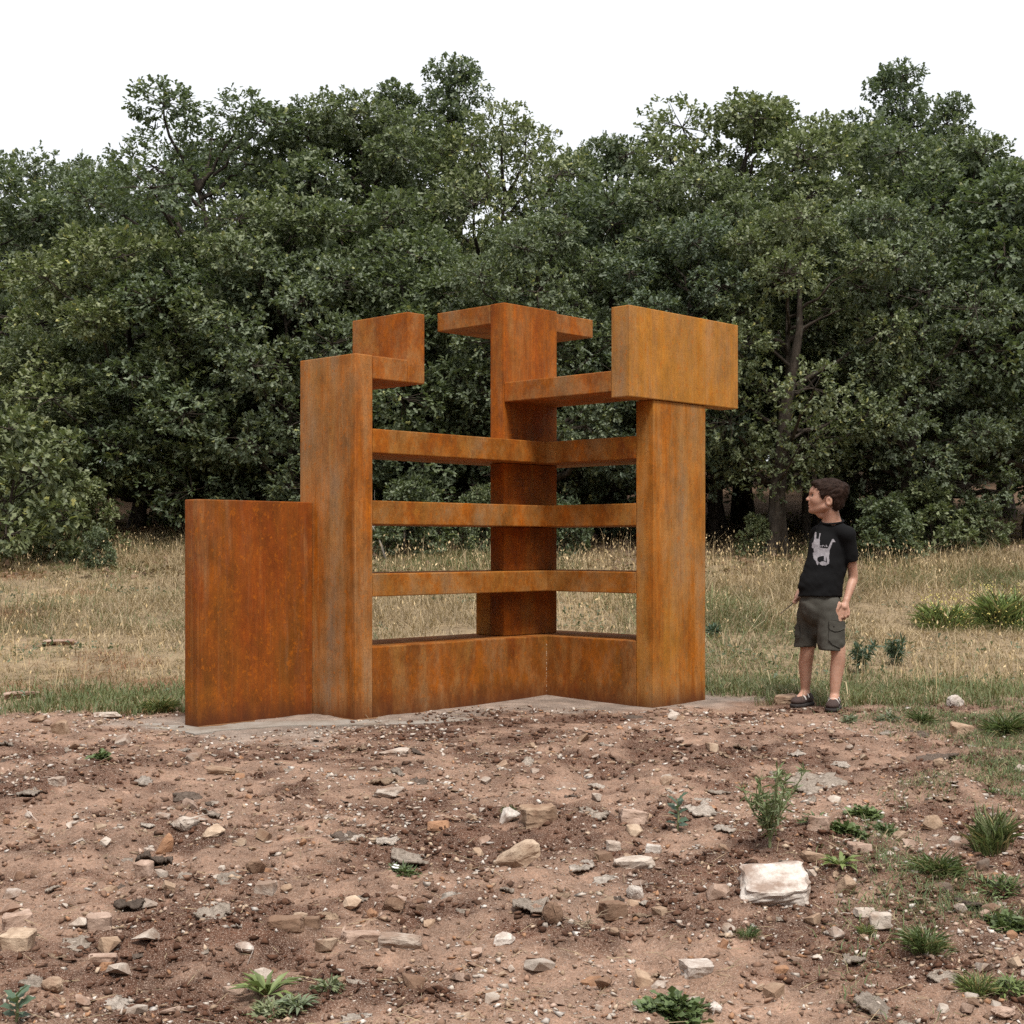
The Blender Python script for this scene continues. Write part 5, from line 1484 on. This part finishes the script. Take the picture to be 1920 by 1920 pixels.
# legs
HIPR, KNR, ANR = K(1519, 1140, 0.05), K(1513.5, 1222, 0.075), K(1509.5, 1300, 0.12)
HIPL, KNL, ANL = K(1557, 1140, -0.03), K(1571.5, 1224, -0.075), K(1564.5, 1308, -0.09)
for hp, kn, an, bow in ((HIPR, KNR, ANR, -0.004), (HIPL, KNL, ANL, 0.004)):
    B.limb([hp, (hp + kn) / 2, kn, kn * 0.68 + an * 0.32 + np.array([bow, 0.010, 0]), kn * 0.30 + an * 0.70 + np.array([0, 0.005, 0]), an], [0.070, 0.056, 0.0435, 0.0425, 0.0330, 0.0260], 0.008, 30)
FR = np.array([-0.62, -0.78, 0.0]); FL = np.array([-0.34, -0.94, 0.0])
for an, fd in ((ANR, FR), (ANL, FL)):
    fd /= np.linalg.norm(fd)
    heel = np.array([an[0], an[1], 0.035]) - fd * 0.03; toe = np.array([an[0], an[1], 0.032]) + fd * 0.115
    B.chain([an, heel], [0.026, 0.026], 0.01); B.chain([an, toe], [0.028, 0.022], 0.012); B.chain([heel, toe], [0.026, 0.024], 0.01)
body = skin_obj('body', B, M_SKIN, person, 1)

# hair: cap over the skull trimmed to the hairline seen in profile
HL = np.array([(.112, .132), (.098, .108), (.086, .094), (.066, .076), (.050, .052), (.047, .030), (.045, .010), (.038, .000), (.032, .016), (.022, .034), (.004, .041), (-.018, .034), (-.027, .010),
               (-.028, -.02), (-.022, -.052), (-.034, -.070), (-.055, -.052), (-.11, -.02), (-.16, .05), (-.15, .13), (0, .19), (.12, .17)])
def poly_sd(px, py, poly):
    d = np.full(px.shape, 9.0); ins = np.zeros(px.shape, bool)
    n = len(poly)
    for i in range(n):
        a, b = poly[i], poly[(i + 1) % n]; e = b - a
        wx, wy = px - a[0], py - a[1]
        t = np.clip((wx * e[0] + wy * e[1]) / (e @ e), 0, 1)
        d = np.minimum(d, np.hypot(wx - t * e[0], wy - t * e[1]))
        c = ((a[1] > py) != (b[1] > py)) & (px < (b[0] - a[0]) * (py - a[1]) / (b[1] - a[1] + 1e-12) + a[0])
        ins ^= c
    return np.where(ins, -d, d)
Hf = Field(HD(0, 0, 0) - 0.18, HD(0, 0, 0) + 0.21, 0.0034)
Hf.ell(HD(-0.008, 0, 0.059), (0.113, 0.081, 0.089), AH, 0.01)
Hf.ell(HD(-0.045, 0, -0.004), (0.054, 0.060, 0.062), AH, 0.02)
Hf.ell(HD(0.066, 0, 0.112), (0.034, 0.048, 0.022), AH, 0.02)
Hf.ell(HD(-0.095, 0, 0.082), (0.030, 0.050, 0.034), AH, 0.02)
sl, P = Hf.all_points()
q = (P - HEAD) @ AH.T
cut = poly_sd(q[..., 0], q[..., 1] * 0 + q[..., 2], HL)
nz_ = noise3(q[..., 0] * 45 + q[..., 2] * 25, q[..., 1] * 130, q[..., 2] * 60, 5) * 0.0034 + noise3(q[..., 0] * 110, q[..., 1] * 160, q[..., 2] * 110, 6) * 0.0022
Hf.d = np.maximum(Hf.d + nz_, cut + 0.5 * nz_).astype(np.float32)
hair = skin_obj('hair', Hf, M_HAIR, person, 1)
# short strands that break up the outline
hv = np.empty(len(hair.data.vertices) * 3, np.float32); hair.data.vertices.foreach_get('co', hv); hv = hv.reshape(-1, 3)
hn = np.empty(len(hair.data.vertices) * 3, np.float32); hair.data.vertices.foreach_get('normal', hn); hn = hn.reshape(-1, 3)
r = np.random.default_rng(17)
pick = r.choice(len(hv), 4200)
crown_pt = HD(-0.085, 0, 0.125)
flow = hv[pick] - crown_pt; flow -= (flow * hn[pick]).sum(1)[:, None] * hn[pick]; flow /= np.linalg.norm(flow, axis=1)[:, None] + 1e-6
d = flow * 0.9 + hn[pick] * r.uniform(0.02, 0.22, (len(pick), 1)) + r.normal(0, 0.14, (len(pick), 3))
v, f, c = leaf_arrays(hv[pick] - hn[pick] * 0.002, d, hn[pick], r.uniform(0.012, 0.026, len(pick)), np.ones((len(pick), 3)), np.array([(0, -.055, 0), (0, .055, 0), (.6, .03, .05), (1, 0, -.02), (.6, -.03, .05)]), np.array([(0, 1, 2), (0, 2, 4), (4, 2, 3)]))
st = obj('hair_strands', mesh_data('hair_strands', v, f, M_HAIR), person); st['kind'] = 'stuff'

def ball(name, c, r_, mat, parent, seg=12):
    bm = bmesh.new(); bmesh.ops.create_uvsphere(bm, u_segments=seg, v_segments=seg // 2 + 2, radius=1.0)
    for v in bm.verts:
        p = np.array(v.co) * np.array(r_); v.co = Vector(np.array(c) + p[0] * ef + p[1] * el + p[2] * ew)
    me = bpy.data.meshes.new(name); bm.to_mesh(me); bm.free(); me.materials.append(mat)
    for p in me.polygons: p.use_smooth = True
    return obj(name, me, parent)
for s_ in (1, -1):
    e = ball('eye', HD(0.0855, 0.030 * s_, 0.040), (0.0105, 0.0115, 0.0085), M_EYE, person)
    ball('iris', HD(0.0925, 0.0305 * s_, 0.0405), (0.0052, 0.0068, 0.0072), M_IRIS, e)
    pts = [HD(0.104, 0.016 * s_, 0.0565), HD(0.1015, 0.027 * s_, 0.0610), HD(0.088, 0.043 * s_, 0.0585), HD(0.080, 0.050 * s_, 0.0540)]
    v, f = tube(pts, [0.0012, 0.0022, 0.0018, 0.0006], 6)
    obj('eyebrow', mesh_data('eyebrow', v, f, M_HAIR, smooth=True), person)
    pts = [HD(0.0975, 0.021 * s_, 0.0455), HD(0.0955, 0.031 * s_, 0.0480), HD(0.086, 0.042 * s_, 0.0440)]
    v, f = tube(pts, [0.0014, 0.0030, 0.0014], 5)
    obj('eyelid', mesh_data('eyelid', v, f, M_HAIR, smooth=True), person)
v, f = tube([HD(0.106, 0.017, -0.0165), HD(0.1165, 0.006, -0.0120), HD(0.1175, 0, -0.0130), HD(0.1165, -0.006, -0.0120), HD(0.106, -0.017, -0.0165)], [0.001, 0.0032, 0.0030, 0.0032, 0.001], 6)
obj('lip', mesh_data('lip', v, f, M_LIP, smooth=True), person)
v, f = tube([HD(0.105, 0.016, -0.0220), HD(0.1143, 0.006, -0.0268), HD(0.1155, 0, -0.0272), HD(0.1143, -0.006, -0.0268), HD(0.105, -0.016, -0.0220)], [0.001, 0.0038, 0.0040, 0.0038, 0.001], 6)
obj('lip', mesh_data('lip', v, f, M_LIP, smooth=True), person)

# t-shirt
S = Field((-0.24, -0.28, 0.58), (0.30, 0.32, 1.24), 0.006)
S.chain([K(1558, 1003, 0.03), K(1552.5, 1030, 0.02), K(1547, 1065, 0.005), K(1539, 1100, 0.0), K(1536.5, 1140, 0.0)], [0.100, 0.119, 0.124, 0.137, 0.146], 0.02, MB_)
S.chain([K(1558, 989, 0.03), SHL + np.array([-0.006, 0, -0.002])], [0.060, 0.050], 0.02); S.chain([K(1558, 989, 0.03), SHR + np.array([0.008, 0, -0.002])], [0.060, 0.050], 0.02)
SLL = SHL + (EL - SHL) * 0.62; SLR = SHR + (ER - SHR) * 0.62
S.chain([SHL, SLL + np.array([0.0, 0, 0])], [0.047, 0.047], 0.018); S.chain([SHR, SLR], [0.047, 0.047], 0.018)
sl, P = S.all_points()
w1 = noise3(P[..., 0] * 9 + P[..., 2] * 10, P[..., 1] * 8, P[..., 2] * 24 - P[..., 0] * 14, 8); w2 = noise3(P[..., 0] * 30, P[..., 1] * 30, P[..., 2] * 44 + P[..., 0] * 30, 9)
low = smooth01(1.00, 0.78, P[..., 2])
S.d = (S.d - (0.0085 * w1 + 0.0032 * w2) * (0.22 + 0.78 * low)).astype(np.float32)
hem = K(1537, 1119, 0)[2] + 0.10 * (P[..., 0] + 0.03) * -0.35 + 0.006 * noise2(P[..., 0] * 14, P[..., 1] * 14, 4)
S.d = np.maximum(S.d, hem - P[..., 2])
for a_, b_ in ((SHL, SLL), (SHR, SLR)):
    n_ = (b_ - a_) / np.linalg.norm(b_ - a_); c_ = b_ - n_ * 0.0
    dist = (P - c_) @ n_; near_ = np.linalg.norm(P - c_, axis=-1) < 0.11
    side = ((P[..., 0] - K(1589, 1040, 0)[0]) > -0.004) if a_ is SHL else (P[..., 1] > 0.12)
    S.d = np.where(near_ & side, np.maximum(S.d, dist), S.d)
S.d = S.d.astype(np.float32)
S.cone(K(1559.5, 955, 0.01), K(1560, 976.0, 0.018), 0.064, 0.061, 0.004, '-')
shirt = skin_obj('tshirt', S, M_SHIRT, person, 2)
cc_ = K(1560.0, 979.0, 0.018); ring = []
for a_ in np.linspace(0, 2 * np.pi, 33):
    ring.append(cc_ + np.array([0.0690 * math.cos(a_), 0.062 * math.sin(a_), 0.013 * math.sin(a_) + 0.007 * math.cos(a_)]))
v, f = tube(ring, [0.0068] * 33, 8)
obj('collar', mesh_data('collar', v, f, M_SHIRT, smooth=True), shirt)

# cargo shorts
Q = Field((-0.26, -0.26, 0.28), (0.26, 0.30, 0.80), 0.006)
Q.chain([K(1538, 1112, 0.0), K(1538, 1138, 0.0)], [0.124, 0.130], 0.02, MB_)
HMR, HML = K(1508.5, 1222, 0.075), K(1558.5, 1230, -0.065)
MS = np.diag([1.0, 1.12, 1.0]) @ Rb
Q.chain([K(1518, 1140, 0.045), HMR], [0.073, 0.069], 0.012, MS)
Q.chain([K(1554, 1140, -0.03), HML], [0.080, 0.083], 0.012, MS)
Q.chain([K(1533, 1140, 0.01), K(1530.5, 1186, 0.01)], [0.062, 0.034], 0.012)
Q.cone(K(1530.8, 1150, -0.135), K(1530.5, 1230, -0.075), 0.006, 0.022, 0.014, '-')
sl, P = Q.all_points()
w1 = noise3(P[..., 0] * 10, P[..., 1] * 10, P[..., 2] * 30 + P[..., 0] * 18, 18); w2 = noise3(P[..., 0] * 34, P[..., 1] * 34, P[..., 2] * 40, 19)
Q.d = (Q.d - 0.0045 * w1 - 0.0034 * w2).astype(np.float32)
legL = P[..., 0] > K(1530.5, 1200, 0)[0]
hemz = np.where(legL, K(1557, 1220, -0.06)[2] - 0.02 * (P[..., 0] - 0.05), K(1508, 1213.5, 0.07)[2] + 0.03 * (P[..., 0] + 0.1))
Q.d = np.maximum(Q.d, hemz - P[..., 2])
Q.d = np.maximum(Q.d, P[..., 2] - K(1538, 1108, 0)[2]).astype(np.float32)
shorts = skin_obj('shorts', Q, M_SHORT, person, 2)

# surface lookup for things sewn or printed on the clothes
def bvh_of(o):
    me = o.data
    return BVHTree.FromPolygons([v.co for v in me.vertices], [p.vertices for p in me.polygons])
def drape(tree, u, v, off, base):
    """point on the cloth at picture position (u,v), lifted off it"""
    p = K(u, v, 0.0)
    hit = tree.ray_cast(Vector((p[0], -0.45, p[2])), Vector((0, 1, 0)))
    if hit[0] is None: return None
    n_ = hit[1]
    if n_.y > 0: n_ = -n_
    return np.array(hit[0] + n_ * off)

def patch(name, tree, polys, step, off, mat, parent, thick=0.0):
    """flat shape(s) given as outlines in picture units, laid onto the cloth"""
    allp = np.concatenate(polys); lo, hi = allp.min(0) - step, allp.max(0) + step
    us = np.arange(lo[0], hi[0] + step, step); vs_ = np.arange(lo[1], hi[1] + step, step)
    U, V_ = np.meshgrid(us, vs_, indexing='ij'); sd_ = np.full(U.shape, 9.0)
    for p in polys: sd_ = np.minimum(sd_, poly_sd(U, V_, p))
    pts, idm = [], -np.ones(U.shape, int)
    inside = sd_ < 0.75 * step
    for i, j in np.argwhere(inside):
        q = drape(tree, U[i, j], V_[i, j], off, None)
        if q is not None: idm[i, j] = len(pts); pts.append(q)
    F = []
    for i in range(U.shape[0] - 1):
        for j in range(U.shape[1] - 1):
            a = (idm[i, j], idm[i + 1, j], idm[i + 1, j + 1], idm[i, j + 1])
            if min(a) >= 0 and max(np.ptp(np.array([pts[k][1] for k in a])), 0) < 0.03: F.append(a)
    pts = np.array(pts); F = np.array(F)
    if thick:
        n0 = len(pts); back = pts + np.array([0, thick, 0])
        edges = {}
        for q in F:
            for k in range(4): e = (q[k], q[(k + 1) % 4]); edges[e] = 1
        rim = [(a, b, b + n0, a + n0) for (a, b) in edges if (b, a) not in edges]
        F = np.concatenate([F, F[:, ::-1] + n0, np.array(rim)]); pts = np.concatenate([pts, back])
    return obj(name, mesh_data(name, pts, F, mat, smooth=False), parent)

zp = lambda L: np.array([(1520.5 + (a / 14.77 - 27.1) * 0.95, 970 + b / 14.77) for a, b in L])
animal = zp([(540, 410), (558, 432), (522, 600), (580, 620), (600, 560), (625, 460), (652, 465), (612, 580), (602, 700), (592, 850), (700, 868), (812, 880), (860, 800), (920, 680), (960, 622), (1000, 618), (1052, 700), (1000, 697), (962, 704), (922, 800), (862, 940), (862, 1020), (842, 1090),
             (847, 1200), (832, 1290), (745, 1340), (730, 1300), (780, 1270), (775, 1130), (748, 1100), (748, 1225), (698, 1205), (700, 1075), (600, 1090), (522, 1130), (510, 1200), (548, 1260), (520, 1332), (495, 1322), (470, 1220), (440, 1190), (420, 1140), (415, 1000), (445, 980), (440, 870), (400, 860), (410, 740), (450, 690), (480, 600), (500, 520)])
lump = zp([(560, 1262), (640, 1228), (740, 1240), (790, 1290), (740, 1342), (640, 1342), (580, 1312)])
tree_s = bvh_of(shirt)
patch('chest_print', tree_s, [animal, lump], 0.42, 0.0022, M_PRINT, shirt)
letters = [zp([(605, 785), (650, 800), (648, 812), (605, 828), (612, 806)]), zp([(662, 785), (700, 782), (700, 797), (680, 800), (676, 832), (662, 832)]), zp([(706, 795), (722, 795), (740, 832), (724, 832)]), zp([(755, 780), (790, 780), (790, 800), (812, 812), (805, 834), (755, 832), (770, 806)])]
patch('chest_lettering', tree_s, letters, 0.3, 0.0024, M_PRINT, shirt)
tree_q = bvh_of(shorts)
z6 = lambda L: np.array([(1440 + a * 0.14583, 1080 + b * 0.14583) for a, b in L])
m = Mat('pocket_canvas'); n_ = m.noise(m.pos(obj_space=True), 330, 3, 0.7)
m.color(m.ramp(n_, [(0.3, (0.042, 0.039, 0.033)), (0.7, (0.074, 0.070, 0.060))])).rough(0.9, 0.2); M_POCK = m.m
pk = patch('cargo_pocket', tree_q, [z6([(735, 600), (965, 600), (972, 780), (960, 850), (900, 905), (840, 905), (770, 870), (725, 810)])], 0.9, 0.007, M_POCK, shorts, 0.012)
patch('pocket_flap', tree_q, [z6([(735, 560), (960, 590), (972, 660), (880, 690), (805, 705), (740, 680)])], 0.9, 0.0125, M_SHORT, pk, 0.008)
bt = drape(tree_q, 1440 + 788 * 0.14583, 1080 + 635 * 0.14583, 0.014, None)
if bt is not None: ball('button', bt, (0.004, 0.004, 0.004), M_SOLE, pk)
patch('cargo_pocket', tree_q, [z6([(345, 640), (420, 640), (415, 800), (350, 800)])], 0.9, 0.006, M_POCK, shorts, 0.01)

# shoes
for an, fd in ((ANR, FR), (ANL, FL)):
    up = np.array([0, 0, 1.0]); sd_ = np.cross(up, fd); AS = np.stack([fd, sd_, up])
    at0 = np.array([an[0], an[1], 0.0])
    Z = Field(at0 - np.array([0.20, 0.20, 0.03]), at0 + np.array([0.20, 0.20, 0.13]), 0.0042)
    heel = at0 - fd * 0.040; toe = at0 + fd * 0.120
    Z.ell(heel + up * 0.042, (0.040, 0.034, 0.038), AS, 0.01)
    Z.ell(at0 + fd * 0.03 + up * 0.042, (0.070, 0.034, 0.038), AS, 0.02)
    Z.ell(at0 + fd * 0.095 + up * 0.034, (0.058, 0.041, 0.027), AS, 0.02)
    Z.cone(at0 + up * 0.05, at0 + up * 0.076 - fd * 0.006, 0.036, 0.034, 0.012)
    sl, P = Z.all_points(); Z.d = np.maximum(Z.d, 0.018 - P[..., 2]).astype(np.float32)
    Z.d = np.maximum(Z.d, P[..., 2] - 0.082 + 0.2 * ((P - at0) @ fd) * 0).astype(np.float32)
    upper = skin_obj('shoe', Z, M_SHOE, person, 1)
    Y_ = Field(at0 - np.array([0.20, 0.20, 0.03]), at0 + np.array([0.20, 0.20, 0.07]), 0.0042)
    Y_.ell(heel + up * 0.012, (0.047, 0.039, 0.05), AS, 0.01); Y_.ell(at0 + fd * 0.03 + up * 0.012, (0.085, 0.036, 0.05), AS, 0.02); Y_.ell(at0 + fd * 0.095 + up * 0.012, (0.064, 0.046, 0.05), AS, 0.02)
    sl, P = Y_.all_points(); Y_.d = np.maximum(np.maximum(Y_.d, 0.001 - P[..., 2]), P[..., 2] - 0.021).astype(np.float32)
    skin_obj('sole', Y_, M_SOLE, upper, 1)
    tz = bvh_of(upper)
    for f0 in (0.022, 0.062):
        pts = []
        for s_ in np.linspace(-0.042, 0.042, 13):
            o_ = at0 + fd * (f0 + abs(s_) * -0.25) + sd_ * s_ + up * 0.16
            h_ = tz.ray_cast(Vector(o_), Vector((0, 0, -1)))
            if h_[0] is not None: pts.append(np.array(h_[0] + h_[1] * 0.0015))
        if len(pts) > 4:
            pts = np.array(pts); wd = fd * 0.0075
            V = np.concatenate([pts - wd, pts + wd, pts - wd - np.array([0, 0, 0.004]), pts + wd - np.array([0, 0, 0.004])]); n = len(pts)
            F = [(i, i + 1, n + i + 1, n + i) for i in range(n - 1)] + [(i, 2 * n + i, 2 * n + i + 1, i + 1) for i in range(n - 1)] + [(n + i, n + i + 1, 3 * n + i + 1, 3 * n + i) for i in range(n - 1)]
            obj('strap', mesh_data('strap', V, np.array(F), M_STRAP), upper)

# the stick in the far hand
p0 = HR - sdir * 0.05 + np.array([-0.008, -0.004, -0.004]); p1 = HR + sdir * 0.165 + np.array([-0.008, -0.004, 0]); 
pm = (p0 + p1) / 2 + np.array([0, 0, -0.008])
v, f = tube([p0, pm, p1 + np.array([0, 0, 0.004])], [0.0042, 0.0036, 0.002], 6)
m = Mat('stick_bark'); m.color((0.045, 0.033, 0.026)).rough(0.9)
tag(obj('stick', mesh_data('stick', v, f, m.m, smooth=True), None, (KX, KY, 0.0)), 'thin dark stick held low in the far hand of the child', 'stick')
